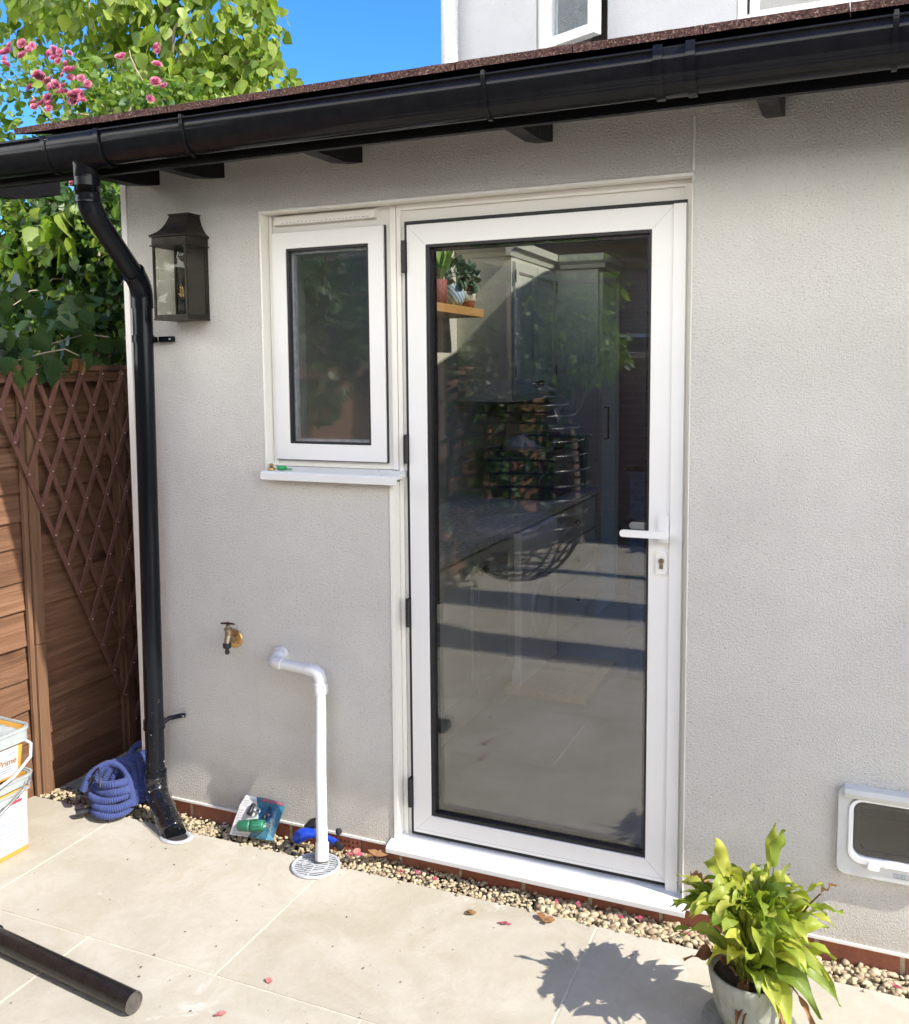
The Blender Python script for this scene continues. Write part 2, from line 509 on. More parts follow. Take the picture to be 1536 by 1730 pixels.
# ------------------------------------------------------------------ mesh builder
class MB:
    def __init__(s):
        s.v, s.f, s.mi, s.sm = [], [], [], []
    def add(s, vs, fs, mi=0, smooth=False):
        o = len(s.v)
        s.v += [tuple(x) for x in vs]
        s.f += [tuple(o + i for i in f) for f in fs]
        s.mi += [mi] * len(fs)
        s.sm += [smooth] * len(fs)
        return s
    def box(s, x0, x1, y0, y1, z0, z1, mi=0, mat=None):
        vs = [Vector((x, y, z)) for x in (x0, x1) for y in (y0, y1) for z in (z0, z1)]
        if mat is not None:
            vs = [mat @ q for q in vs]
        return s.add(vs, [(0, 1, 3, 2), (4, 6, 7, 5), (0, 4, 5, 1), (2, 3, 7, 6), (0, 2, 6, 4), (1, 5, 7, 3)], mi)
    def prism(s, pts, a0, a1, axis='x', mi=0, smooth=False):
        """closed outline swept along an axis; pts are the two other coordinates in order"""
        def P(a, p):
            return {'x': (a, p[0], p[1]), 'y': (p[0], a, p[1]), 'z': (p[0], p[1], a)}[axis]
        n = len(pts)
        vs = [P(a0, p) for p in pts] + [P(a1, p) for p in pts]
        fs = [(i, (i + 1) % n, n + (i + 1) % n, n + i) for i in range(n)]
        s.add(vs, fs, mi, smooth)
        s.add(vs, [tuple(range(n - 1, -1, -1)), tuple(range(n, 2 * n))], mi)
        return s
    def tube(s, path, rad, seg=10, mi=0, cap=True, smooth=True, closed=False):
        path = [Vector(p) for p in path]
        n = len(path)
        rs = rad if isinstance(rad, (list, tuple)) else [rad] * n
        vs = []
        prev = None
        for i, p in enumerate(path):
            if closed:
                t = (path[(i + 1) % n] - path[i - 1])
            else:
                t = path[min(i + 1, n - 1)] - path[max(i - 1, 0)]
            if t.length < 1e-9:
                t = Vector((0, 0, 1))
            t.normalize()
            if prev is None:
                a = Vector((0, 0, 1)) if abs(t.z) < .9 else Vector((1, 0, 0))
                u = t.cross(a).normalized()
            else:
                u = prev - t * prev.dot(t)
                if u.length < 1e-6:
                    u = t.orthogonal()
                u.normalize()
            prev = u
            b = t.cross(u)
            for k in range(seg):
                an = 2 * math.pi * k / seg
                vs.append(p + (u * math.cos(an) + b * math.sin(an)) * rs[i])
        fs = []
        for i in range(n if closed else n - 1):
            j = (i + 1) % n
            for k in range(seg):
                k2 = (k + 1) % seg
                fs.append((i * seg + k, i * seg + k2, j * seg + k2, j * seg + k))
        s.add(vs, fs, mi, smooth)
        if cap and not closed:
            s.add(vs[:seg], [tuple(range(seg - 1, -1, -1))], mi)
            s.add(vs[-seg:], [tuple(range(seg))], mi)
        return s
    def lathe(s, prof, c, seg=32, mi=0, axis=Vector((0, 0, 1)), smooth=True, open_=False):
        """profile of (radius, height) turned about an axis through c"""
        axis = Vector(axis).normalized()
        u = axis.orthogonal().normalized() if abs(axis.z) < .99 else Vector((1, 0, 0))
        b = axis.cross(u)
        c = Vector(c)
        vs = [c + axis * h + (u * math.cos(2 * math.pi * k / seg) + b * math.sin(2 * math.pi * k / seg)) * max(r, 1e-5)
              for r, h in prof for k in range(seg)]
        fs = [(i * seg + k, i * seg + (k + 1) % seg, (i + 1) * seg + (k + 1) % seg, (i + 1) * seg + k)
              for i in range(len(prof) - 1) for k in range(seg)]
        return s.add(vs, fs, mi, smooth)
    def disc(s, c, r, axis, seg=24, mi=0):
        return s.lathe([(0, 0), (r, 0)], c, seg, mi, axis, False)

ORG = {}
BEV = []

def put(o, parent=None):
    col.objects.link(o)
    if parent is not None:
        o.parent = parent
    return o

def build(b, name, mats, parent=None, bevel=0.0, segs=2, shift=None, autosmooth=False):
    me = bpy.data.meshes.new(name)
    org = ORG.get(parent.name, Vector((0, 0, 0))) if parent is not None else Vector((0, 0, 0))
    if shift is not None:
        org = Vector(shift)
    vs = [(x - org.x, y - org.y, z - org.z) for x, y, z in b.v]
    me.from_pydata(vs, [], b.f)
    if not isinstance(mats, (list, tuple)):
        mats = [mats]
    for k in mats:
        me.materials.append(M[k])
    me.polygons.foreach_set('material_index', b.mi)
    me.polygons.foreach_set('use_smooth', b.sm)
    me.update()
    o = bpy.data.objects.new(name, me)
    put(o, parent)
    if shift is not None and parent is None:
        o.location = shift
    ORG[o.name] = org if parent is not None else (Vector(shift) if shift is not None else Vector((0, 0, 0)))
    if bevel:
        md = o.modifiers.new('bevel', 'BEVEL')
        md.width = bevel
        md.segments = segs
        md.limit_method = 'ANGLE'
        md.angle_limit = R(40)
        md.harden_normals = True
    return o

def thing(name, label, cat, loc=(0, 0, 0), group=None):
    o = bpy.data.objects.new(name, None)
    col.objects.link(o)
    o.location = loc
    o['label'] = label
    o['category'] = cat
    if group:
        o['group'] = group
    ORG[o.name] = Vector(loc)
    return o

def tag(o, label, cat, group=None):
    o['label'] = label
    o['category'] = cat
    if group:
        o['group'] = group
    return o

def struct(o):
    o['kind'] = 'structure'
    return o

def stuff(o, label, cat):
    o['kind'] = 'stuff'
    o['label'] = label
    o['category'] = cat
    return o

def text(body, size, mat, mtx, parent, name='lettering', ext=.0004, align='LEFT'):
    c = bpy.data.curves.new(name, 'FONT')
    c.body = body
    c.size = size
    c.extrude = ext
    c.align_x = align
    c.materials.append(M[mat])
    o = bpy.data.objects.new(name, c)
    col.objects.link(o)
    bpy.context.view_layer.update()
    me = bpy.data.meshes.new_from_object(o)
    bpy.data.objects.remove(o)
    o = bpy.data.objects.new(name, me)
    col.objects.link(o)
    o.parent = parent
    org = ORG.get(parent.name, Vector((0, 0, 0)))
    me.transform(Matrix.Translation(-org) @ mtx)
    return o

def rounded(w_, h_, r, n=6, cx=0, cy=0):
    pts = []
    for sx, sy, a0 in ((1, 1, 0), (-1, 1, 90), (-1, -1, 180), (1, -1, 270)):
        for i in range(n + 1):
            a = R(a0 + 90 * i / n)
            pts.append((cx + sx * (w_ / 2 - r) + r * math.cos(a), cy + sy * (h_ / 2 - r) + r * math.sin(a)))
    return pts

def ring_frame(b, outer, inner, a0, a1, axis='y', mi=0):
    """frame between two outlines of equal point count, swept along an axis"""
    def P(a, p):
        return {'x': (a, p[0], p[1]), 'y': (p[0], a, p[1]), 'z': (p[0], p[1], a)}[axis]
    n = len(outer)
    vs = [P(a0, p) for p in outer] + [P(a1, p) for p in outer] + [P(a0, p) for p in inner] + [P(a1, p) for p in inner]
    fs = []
    for i in range(n):
        j = (i + 1) % n
        fs += [(i, j, n + j, n + i), (2 * n + j, 2 * n + i, 3 * n + i, 3 * n + j),
               (i, 2 * n + i, 2 * n + j, j), (n + i, n + j, 3 * n + j, 3 * n + i)]
    b.add(vs, fs, mi)
    return b

def rect(x0, x1, z0, z1):
    return [(x0, z0), (x1, z0), (x1, z1), (x0, z1)]

def panel(b, x0, x1, z0, z1, y0, y1, holes, mi=0):
    """wall slab in the xz plane with rectangular openings, faces only where they show"""
    xs = sorted({x0, x1, *[h[0] for h in holes], *[h[1] for h in holes]})
    zs = sorted({z0, z1, *[h[2] for h in holes], *[h[3] for h in holes]})
    xs = [x for x in xs if x0 <= x <= x1]
    zs = [z for z in zs if z0 <= z <= z1]
    def solid(i, j):
        if i < 0 or j < 0 or i >= len(xs) - 1 or j >= len(zs) - 1:
            return False
        cx_, cz_ = (xs[i] + xs[i + 1]) / 2, (zs[j] + zs[j + 1]) / 2
        return not any(h[0] < cx_ < h[1] and h[2] < cz_ < h[3] for h in holes)
    for i in range(len(xs) - 1):
        for j in range(len(zs) - 1):
            if not solid(i, j):
                continue
            X0, X1, Z0, Z1 = xs[i], xs[i + 1], zs[j], zs[j + 1]
            b.add([(X0, y0, Z0), (X1, y0, Z0), (X1, y0, Z1), (X0, y0, Z1)], [(0, 1, 2, 3)], mi)
            b.add([(X0, y1, Z0), (X0, y1, Z1), (X1, y1, Z1), (X1, y1, Z0)], [(0, 1, 2, 3)], mi)
            for (di, dj, q) in ((-1, 0, [(X0, y0, Z0), (X0, y0, Z1), (X0, y1, Z1), (X0, y1, Z0)]),
                                (1, 0, [(X1, y0, Z0), (X1, y1, Z0), (X1, y1, Z1), (X1, y0, Z1)]),
                                (0, -1, [(X0, y0, Z0), (X0, y1, Z0), (X1, y1, Z0), (X1, y0, Z0)]),
                                (0, 1, [(X0, y0, Z1), (X1, y0, Z1), (X1, y1, Z1), (X0, y1, Z1)])):
                if not solid(i + di, j + dj):
                    b.add(q, [(0, 1, 2, 3)], mi)
    return b

def mitre_frame(b, x0, x1, z0, z1, wd, y0, y1, mi=0):
    return ring_frame(b, rect(x0, x1, z0, z1), rect(x0 + wd, x1 - wd, z0 + wd, z1 - wd), y0, y1, 'y', mi)

# ================================================================== SETTING
b = MB()
b.box(-60, 60, -60, 60, -.30, -.10)
struct(build(b, 'ground', 'ground_earth'))

# paving: staggered limestone slabs, each its own block
b = MB()
j = .0027
y = -.1405
row = 0
while y > -5.2:
    x = (.003 if row % 2 == 0 else .458) - .904 * 4
    while x < 6.5:
        x0, x1 = max(x + j, -.425), min(x + .904 - j, 6.6)
        if x1 - x0 > .06:
            b.box(x0, x1, y - .621 + j, y - (j if row else 0), -.03, rng.uniform(-.0006, .0006))
        x += .904
    y -= .621
    row += 1
patio = struct(build(b, 'patio', 'paving_stone', bevel=.0012, segs=1))
b = MB()
b.box(-.43, 6.62, -5.11, -.142, -.06, -.0022)
struct(build(b, 'patio_joints', 'joint_mortar'))
b = MB()
b.prism([(-.1405, -.08), (-.1405, -.030), (-.09, -.030), (.05, -.050), (.05, -.08)], -.46, 6.62, 'x')
struct(build(b, 'gravel_bed', 'soil'))

# ================================================================== HOUSE
house = thing('house', 'cream roughcast lean-to house extension with glazed door and small window', 'house')
W = .28
b = MB()
panel(b, 0, 4.6, .032, 2.42, 0, W, [(1.075, 2.0345, .031, 2.18), (.590, 1.075, 1.285, 2.18), (2.487, 2.684, .283, .471)])
wall = build(b, 'wall', 'render_paint', house)
# gable side of the extension
b = MB()
b.prism([(W, 0), (3.0, 0), (3.0, 3.15), (W, 2.42)], 0.0, .385, 'x')
build(b, 'side_wall', 'render_paint', house)
b = MB()
b.box(-.006, .020, -.004, .05, .034, 2.33)
build(b, 'corner_bead', 'aged_upvc', house, .002)
# bell cast bead along the foot of the render, and the joint bead over the door
b = MB()
b.box(.02, 1.075, -.006, -.0005, .028, .036)
b.box(2.036, 4.6, -.006, -.0005, .028, .036)
build(b, 'render_stop_bead', 'aged_upvc', house)
b = MB()
b.box(2.031, 2.038, -.0025, .003, 2.185, 2.33)
build(b, 'joint_bead', 'aged_upvc', house)

# brick plinth course with air brick
b = MB()
x = -.0
while x < 4.6:
    x1 = min(x + .216, 4.6)
    if not (x < .94 and x1 > .83):
        b.box(x, x1 - .010, .006 + rng.uniform(0, .002), .10, -.10, .0315)
    else:
        if x < .826:
            b.box(x, .826, .006, .10, -.10, .0315)
        if x1 > .95:
            build(b, 'brick_plinth', 'brick_red', house, .002, 1)
            b = MB()
            b.box(.944, x1 - .01, .006, .10, -.10, .0315)
    x += .2195
build(b, 'brick_plinth', 'brick_red', house, .002, 1)
b = MB()
b.box(0, .829, .011, .12, -.11, .0312)
b.box(.941, 4.6, .011, .12, -.11, .0312)
build(b, 'plinth_mortar', 'mortar_buff', house)
b = MB()
holes = []
for i in range(6):
    for k in range(3):
        hx, hz = .838 + i * .0168, -.014 + k * .0165
        holes.append((hx, hx + .0085, hz, hz + .0085))
panel(b, .831, .939, -.035, .031, .002, .03, holes)
b.box(.829, .941, .031, .05, -.04, .031, 1)
ab = build(b, 'air_brick', ['terracotta', 'cavity_dark'], house)

# reveal lining
b = MB()
b.box(.590, 2.0345, -.003, .055, 2.170, 2.1795)
b.box(.5905, .598, -.003, .055, 1.30, 2.170)
b.box(2.0312, 2.0343, -.003, .055, .05, 2.170)
build(b, 'reveal_trim', 'aged_upvc', house, .001, 1)
b = MB()
b.box(1.073, 1.0875, -.004, .055, .035, 1.272)
build(b, 'door_reveal_bead', 'aged_upvc', house, .001, 1)

# ---- door frame
DF = .05
b = MB()
fr_o = rect(1.0885, 2.0265, .052, 2.1695)
fr_i = rect(1.126, 1.975, .078, 2.112)
ring_frame(b, fr_o, fr_i, DF, .118)
ring_frame(b, rect(1.0885, 2.0265, .052, 2.1695), rect(1.104, 2.004, .060, 2.150), DF - .009, DF)
dframe = build(b, 'door_frame', 'aged_upvc', house, .0018)
b = MB()   # dark rebate seal around the leaf
ring_frame(b, rect(1.1185, 2.0125, .0655, 2.1135), rect(1.137, 1.966, .090, 2.096), DF - .0105, DF + .03)
build(b, 'frame_seal', 'rubber_black', dframe)

# ---- door leaf
LX0, LX1, LZ0, LZ1 = 1.1305, 1.9795, .079, 2.101
b = MB()
mitre_frame(b, LX0, LX1, LZ0, LZ1, .0655, DF - .020, DF + .046)
door = build(b, 'door', 'white_upvc', house, .0022)
b = MB()
for (x, z, sx, sz) in ((LX0, LZ0, 1, 1), (LX1, LZ0, -1, 1), (LX0, LZ1, 1, -1), (LX1, LZ1, -1, -1)):
    ang = math.atan2(sz, sx)
    mt = Matrix.Translation((x, 0, z)) @ Matrix.Rotation(-ang, 4, 'Y')
    b = MB()
    b.box(.004, .0655 * 1.414 - .004, DF - .0204, DF - .019, -.0004, .0004, 0, mt)
    build(b, 'mitre_joint', 'tub_grey', door)
b = MB()
b.box(LX0 + .01, LX1 - .01, DF - .0203, DF - .019, LZ0 + .0115, LZ0 + .0122)
build(b, 'rail_groove', 'tub_grey', door)
b = MB()
b.prism([(1.9755, DF - .0196), (1.9765, DF - .0275), (2.0125, DF - .0275), (2.0135, DF - .012), (1.9755, DF - .012)], .060, 2.1015, 'z')
build(b, 'cover_strip', 'white_upvc', door, .0015)
b = MB()
ring_frame(b, rect(LX0 + .0657, LX1 - .0657, LZ0 + .0657, LZ1 - .0657), rect(LX0 + .078, LX1 - .0725, LZ0 + .076, LZ1 - .074), DF - .0155, DF + .04)
build(b, 'glazing_seal', 'rubber_black', door)
b = MB()
gx0, gx1, gz0, gz1 = LX0 + .0735, LX1 - .072, LZ0 + .074, LZ1 - .073
b.box(gx0, gx1, DF + .000, DF + .004, gz0, gz1)
b.box(gx0, gx1, DF + .024, DF + .028, gz0, gz1)
build(b, 'glass_pane', 'window_glass', door)
b = MB()
ring_frame(b, rect(gx0, gx1, gz0, gz1), rect(gx0 + .011, gx1 - .011, gz0 + .011, gz1 - .011), DF + .0045, DF + .0235)
build(b, 'spacer_bar', 'pipe_iron', door)
# hinges
for hz0, hz1 in ((1.950, 2.052), (1.334, 1.428), (.788, .882), (.166, .265)):
    b = MB()
    b.box(1.1145, 1.1290, DF - .026, DF - .002, hz0, hz1)
    b.tube([(1.1215, DF - .026, hz0), (1.1215, DF - .026, hz1)], .0072, 12)
    for q in (.33, .66):
        zz = hz0 + (hz1 - hz0) * q
        b.tube([(1.1215, DF - .026, zz - .0012), (1.1215, DF - .026, zz + .0012)], .0078, 12)
    build(b, 'hinge', 'rubber_black', door, .001, 1)
# handle: outside lever with plate
yo = DF - .020
b = MB()
b.prism(rounded(.032, .080, .006, 4, 1.959, 1.165), yo - .009, yo, 'y')
hp = build(b, 'handle_plate', 'white_upvc', door, .0025)
b = MB()
b.lathe([(0, 0), (.0115, 0), (.0105, .022), (.010, .045)], (1.960, yo - .008, 1.155), 16, 0, (0, -1, 0))
b.prism(rounded(.142, .0205, .009, 5, 1.911, 1.1555), yo - .056, yo - .043, 'y')
build(b, 'handle', 'white_upvc', door, .003, 3)
b = MB()
b.prism(rounded(.120, .020, .009, 5, 1.893, 1.1535), DF + .085, DF + .098, 'y')
b.lathe([(0, 0), (.011, 0), (.010, .045)], (1.950, DF + .09, 1.1535), 16, 0, (0, -1, 0))
build(b, 'handle', 'white_upvc', door, .003, 3)
b = MB()
b.prism(rounded(.032, .064, .007, 4, 1.954, 1.064), yo - .008, yo, 'y')
lp = build(b, 'lock_plate', 'white_upvc', door, .0025)
b = MB()
b.prism([(1.954 + .0085 * math.cos(R(a)), 1.072 + .0085 * math.sin(R(a))) for a in range(-60, 241, 20)] +
        [(1.949, 1.049), (1.959, 1.049)], yo - .0125, yo - .007, 'y')
cyl = build(b, 'lock_cylinder', 'tarnished_brass', door, .0008, 1)
b = MB()
b.box(1.9530, 1.9550, yo - .0130, yo - .012, 1.066, 1.078)
build(b, 'keyhole', 'rubber_black', door)

# door sill
b = MB()
prof = [(.118, .040), (.118, .064), (.050, .0625), (.030, .062), (-.022, .054), (-.040, .0485), (-.046, .042), (-.046, .027), (-.040, .024), (-.038, .034), (-.02, .0365), (.0, .0375), (.02, .038)]
b.prism(prof, 1.062, 2.046, 'x')
build(b, 'door_sill', 'sill_upvc', house, .0015)

# ---- small window
WX0, WX1, WZ0, WZ1 = .5985, 1.0865, 1.309, 2.1695
b = MB()
ring_frame(b, rect(WX0, WX1, WZ0, WZ1), rect(.628, 1.036, 1.345, 2.098), DF, .118)
b.box(1.066, 1.0862, DF - .009, DF - .0002, WZ0 + .001, WZ1 - .001)
b.box(WX0 + .001, .612, DF - .009, DF - .0002, WZ0 + .001, WZ1 - .001)
win = build(b, 'window', 'aged_upvc', house, .0018)
b = MB()
mitre_frame(b, .617, 1.0455, 1.334, 2.108, .0555, DF - .020, DF + .04)
sash = build(b, 'sash', 'white_upvc', win, .0022)
b = MB()
ring_frame(b, rect(.6145, 1.0485, 1.3315, 2.1095), rect(.63, 1.034, 1.345, 2.096), DF - .0105, DF + .001)
build(b, 'sash_seal', 'rubber_black', win)
b = MB()
ring_frame(b, rect(.6722, .9903, 1.3892, 2.0528), rect(.681, .983, 1.397, 2.045), DF - .0150, DF + .03)
build(b, 'glazing_seal', 'rubber_black', win)
b = MB()
b.box(.678, .985, DF, DF + .004, 1.394, 2.047)
b.box(.678, .985, DF + .024, DF + .028, 1.394, 2.047)
build(b, 'glass_pane', 'window_glass', win)
b = MB()
ring_frame(b, rect(.678, .985, 1.394, 2.047), rect(.690, .974, 1.405, 2.036), DF + .0045, DF + .0235)
build(b, 'spacer_bar', 'drain_grey', win)
# trickle vent hood
b = MB()
b.prism([(DF, 2.166), (DF - .014, 2.162), (DF - .020, 2.146), (DF - .020, 2.134), (DF, 2.132)], .628, 1.015, 'x')
tv = build(b, 'trickle_vent', 'aged_upvc', win, .0015)
b = MB()
for i in range(22):
    x = .66 + i * .0155
    if True:
        b.box(x, x + rng.uniform(.006, .012), DF - .0204, DF - .0195, 2.1385, 2.1400)
build(b, 'vent_slots', 'ink_grey', win)
b = MB()
b.prism([(.118, 1.290), (.118, 1.308), (.04, 1.3075), (-.030, 1.297), (-.036, 1.291), (-.036, 1.268), (-.030, 1.266), (-.028, 1.283), (.0, 1.2865), (.05, 1.288)], .593, 1.114, 'x')
build(b, 'window_sill', 'sill_upvc', house, .0015)

# ---- eaves: rafters, fascia, soffit strip
b = MB()
b.box(-1.2, 4.75, -.300, -.278, 2.280, 2.432)
build(b, 'fascia', 'fascia_black', house, .001, 1)
RZ = lambda y: 2.432 + (y + .30) * .268      # top of rafters
for i, x in enumerate((-.42, .150, .430, .968, 1.603, 2.247, 2.87, 3.5, 4.1)):
    b = MB()
    b.prism([(-.278, 2.280), (-.11, 2.284), (.0, 2.303), (.10, 2.33), (.10, RZ(.10) - .005), (-.278, RZ(-.278) - .005)], x - .024, x + .024, 'x')
    build(b, 'rafter_foot', 'fascia_black', house, .001, 1)
PITCH = math.atan(.268)
HX0, HX1, HY0, HY1 = .60, 1.90, 1.00, 2.80       # rooflight
def slope(b, off=0.0):
    """lift a panel modelled flat (x, thickness, distance along y) onto the roof slope"""
    b.v = [(x, z, RZ(z) + t + off) for x, t, z in b.v]
    return b
# open eaves: keep rafters visible by starting the boarding at the wall
b = panel(MB(), .385, 4.7, .10, 2.998, -.13, -.005, [(HX0, HX1, HY0, HY1)])
build(slope(b), 'ceiling', 'ceiling_white', house)
b = panel(MB(), -.14, 4.7, -.30, .0995, -.018, -.004, [])
b.box(-.14, .384, -.018, -.004, .0995, 2.998)
build(slope(b), 'roof_boarding', 'fascia_black', house)
# tiles
b = MB()
yy = -.338
rowi = 0
while yy < 2.95:
    x = -.1475 - (.161 if rowi % 2 else 0)
    while x < 4.75:
        X0, X1 = max(x, -.1475), min(x + .319, 4.75)
        cxm, cym = (X0 + X1) / 2, yy + .15
        if X1 - X0 > .04 and not (X1 > HX0 - .03 and X0 < HX1 + .03 and HY0 - .12 < cym < HY1 + .1):
            jz = rng.uniform(-.0015, .0015)
            jy = rng.uniform(-.004, .004)
            y0_, y1_ = yy + jy, min(yy + .36, 2.99)
            za, zb = RZ(y0_) + .013 + jz, RZ(y1_) + .001 + jz
            nseg = 9
            vs = []
            for i in range(nseg + 1):
                xx = X0 + (X1 - X0) * i / nseg
                for (yq, zq) in ((y0_, za), (y0_, za + .021), (y1_, zb + .020), (y1_, zb)):
                    e = noise.noise(Vector((xx * 30, yq * 9, zq * 60))) * .0035 if yq == y0_ else 0
                    vs.append((xx, yq + e, zq + e * .7))
            fs = []
            for i in range(nseg):
                for k in range(4):
                    fs.append((i * 4 + k, i * 4 + (k + 1) % 4, i * 4 + 4 + (k + 1) % 4, i * 4 + 4 + k))
            fs += [(3, 2, 1, 0), tuple(nseg * 4 + k for k in range(4))]
            b.add(vs, fs)
        x += .322
    yy += .30
    rowi += 1
build(b, 'roof_tiles', 'roof_tile', house)
# rooflight
b = panel(MB(), HX0 - .05, HX1 + .05, HY0 - .05, HY1 + .05, .02, .07, [(HX0 + .02, HX1 - .02, HY0 + .02, HY1 - .02)])
rl = build(slope(b), 'rooflight', 'pipe_iron', house)
b = MB()
b.box(HX0 + .01, HX1 - .01, .040, .045, HY0 + .01, HY1 - .01)
build(slope(b), 'glass_pane', 'window_glass', rl)

# ---- upper storey behind the lean-to
UW = [(.600, 1.058, 3.30, 4.75), (1.790, 2.96, 3.585, 4.75)]
b = panel(MB(), 0, 6.4, 3.0, 5.05, 3.0, 3.26, UW)
b.box(0, .26, 3.26, 8.0, 2.6, 5.05)
build(b, 'upper_wall', 'upper_paint', house)
b = MB()
b.prism([(2.66, 4.99), (2.66, 5.13), (5.6, 6.9), (8.6, 5.1), (8.6, 4.99)], -.15, 6.6, 'x')
build(b, 'upper_roof', 'neighbour_roof', house)
b = MB()
b.box(.27, 6.4, 5.6, 5.7, 2.6, 4.98)
b.box(.27, 6.4, 3.27, 5.6, 2.56, 2.6)
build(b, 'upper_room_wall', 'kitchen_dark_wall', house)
# opened casement
b = MB()
ring_frame(b, rect(.602, 1.056, 3.302, 4.748), rect(.655, 1.040, 3.34, 4.70), 3.03, 3.10)
uw = build(b, 'upper_window', 'white_upvc', house, .002)
hin = Matrix.Translation((.668, 3.022, 0)) @ Matrix.Rotation(R(-25), 4, 'Z')
b = MB()
ring_frame(b, rect(.0, .395, 3.600, 4.69), rect(.060, .345, 3.660, 4.63), -.035, .03)
b.v = [tuple(hin @ Vector(q)) for q in b.v]
build(b, 'sash', 'white_upvc', uw, .003)
b = MB()
b.box(.058, .347, -.006, .0, 3.655, 4.635)
b.v = [tuple(hin @ Vector(q)) for q in b.v]
build(b, 'obscure_pane', 'obscure_glass', uw)
b = MB()
ring_frame(b, rect(1.792, 2.958, 3.587, 4.748), rect(1.845, 2.905, 3.635, 4.70), 3.02, 3.09)
uw = build(b, 'upper_window', 'white_upvc', house, .002)
b = MB()
ring_frame(b, rect(1.862, 2.375, 3.595, 4.69), rect(1.915, 2.322, 3.640, 4.64), 2.995, 3.06)
build(b, 'sash', 'white_upvc', uw, .003)
b = MB()
ring_frame(b, rect(2.395, 2.90, 3.595, 4.69), rect(2.448, 2.85, 3.640, 4.64), 2.995, 3.06)
build(b, 'sash', 'white_upvc', uw, .003)
b = MB()
b.box(1.913, 2.324, 3.02, 3.025, 3.638, 4.642)
b.box(2.446, 2.852, 3.02, 3.025, 3.638, 4.642)
build(b, 'glass_pane', 'window_glass', uw)

# ---- interior of the kitchen (walls, floor) seen through the glass
b = MB()
b.box(.386, 4.2, .119, 6.2, -.05, .078)
struct(build(b, 'kitchen_floor', 'kitchen_tile'))
b = MB()
b.box(.385, .391, .281, 3.6, .0781, 2.30)
b.prism([(.281, 2.30), (2.997, 2.30), (2.997, RZ(2.997) - .135), (.281, RZ(.281) - .135)], .385, .391, 'x')
build(b, 'kitchen_side_wall', 'kitchen_wall', house)
b = MB()
b.box(.391, 1.245, 3.62, 3.70, .0781, 2.559)
b.box(1.245, 2.15, 3.62, 3.70, 2.12, 2.559)
b.box(2.15, 4.2, 3.62, 3.70, .0781, 2.559)
b.box(4.12, 4.2, .281, 3.62, .0781, 2.559)
b.box(.391, 4.2, 2.90, 2.995, 2.56, RZ(2.90) - .14)
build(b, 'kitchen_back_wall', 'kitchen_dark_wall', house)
b = MB()
ring_frame(b, rect(1.20, 2.195, .0785, 2.165), rect(1.262, 2.133, .0785, 2.103), 3.596, 3.619)
build(b, 'inner_door_casing', 'cabinet_sage', house, .002)
b = MB()
b.box(.391, 4.2, 2.996, 6.2, 2.56, 2.60)
b.box(.39, 4.2, 6.15, 6.2, .079, 2.559)
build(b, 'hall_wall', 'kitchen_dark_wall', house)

# ================================================================== RAINWATER GOODS
gut = thing('gutter', 'glossy black plastic gutter running along the tiled eaves', 'gutter', (0, -.35, 2.29))
def gprof(off=0.0, n=16):
    cy_, top, a, d = -.355, 2.388, .0555 + off, .0965 + off
    return [(cy_ - a * math.cos(math.pi * i / n), top - d * (math.sin(math.pi * i / n) ** .82)) for i in range(n + 1)]
def gsweep(b, x0, x1, off_o, off_i, nx=1, top=0.0, sag=0.0):
    po, pi_ = gprof(off_o), gprof(off_i)
    pts = [(po[0][0], po[0][1] + top)] + po[1:-1] + [(po[-1][0], po[-1][1] + top), (pi_[-1][0], pi_[-1][1] + top)] + pi_[-2:0:-1] + [(pi_[0][0], pi_[0][1] + top)]
    n = len(pts)
    vs, fs = [], []
    for i in range(nx + 1):
        x = x0 + (x1 - x0) * i / nx
        wv = sag * math.sin(x * 2.1 + 1)
        vs += [(x, p[0], p[1] + wv) for p in pts]
    for i in range(nx):
        for k in range(n):
            k2 = (k + 1) % n
            fs.append((i * n + k, (i + 1) * n + k, (i + 1) * n + k2, i * n + k2))
    b.add(vs, fs, 0, True)
    b.add(vs[:n], [tuple(range(n))])
    b.add(vs[-n:], [tuple(range(n - 1, -1, -1))])
b = MB()
gsweep(b, -1.4, 4.8, 0, -.0028, 60, 0, .0012)
# rolled outer lip
b.tube([(-1.4, -.4115, 2.3885), (4.8, -.4115, 2.3885)], .0036, 8)
b.tube([(-1.4, -.2990, 2.3885), (4.8, -.2990, 2.3885)], .0030, 8)
ch = build(b, 'channel', 'gutter_black', gut)
def strap(x, wd=.012):
    bb = MB()
    gsweep(bb, x, x + wd, .0058, .0012, 1, .006)
    bb.box(x + .001, x + wd - .001, -.418, -.402, 2.385, 2.399)
    build(bb, 'bracket', 'gutter_black', gut, .001, 1)
for x in (-.64, .600, 1.561, 2.515, 3.4, 4.3):
    strap(x)
# running outlet over the down pipe
b = MB()
gsweep(b, .065, .285, .0045, .0012, 1, .001)
gsweep(b, .050, .067, .008, .0012, 1, .006)
gsweep(b, .270, .287, .008, .0012, 1, .006)
b.lathe([(.046, .015), (.0405, -.005), (.0395, -.045), (.037, -.05)], (.174, -.352, 2.302), 28)
build(b, 'outlet', 'gutter_black', gut)
b = MB()
gsweep(b, 2.000, 2.096, .0045, .0012, 1, .001)
for x in (2.000, 2.076):
    gsweep(b, x, x + .022, .0085, .0012, 1, .009)
build(b, 'union_joint', 'gutter_black', gut)

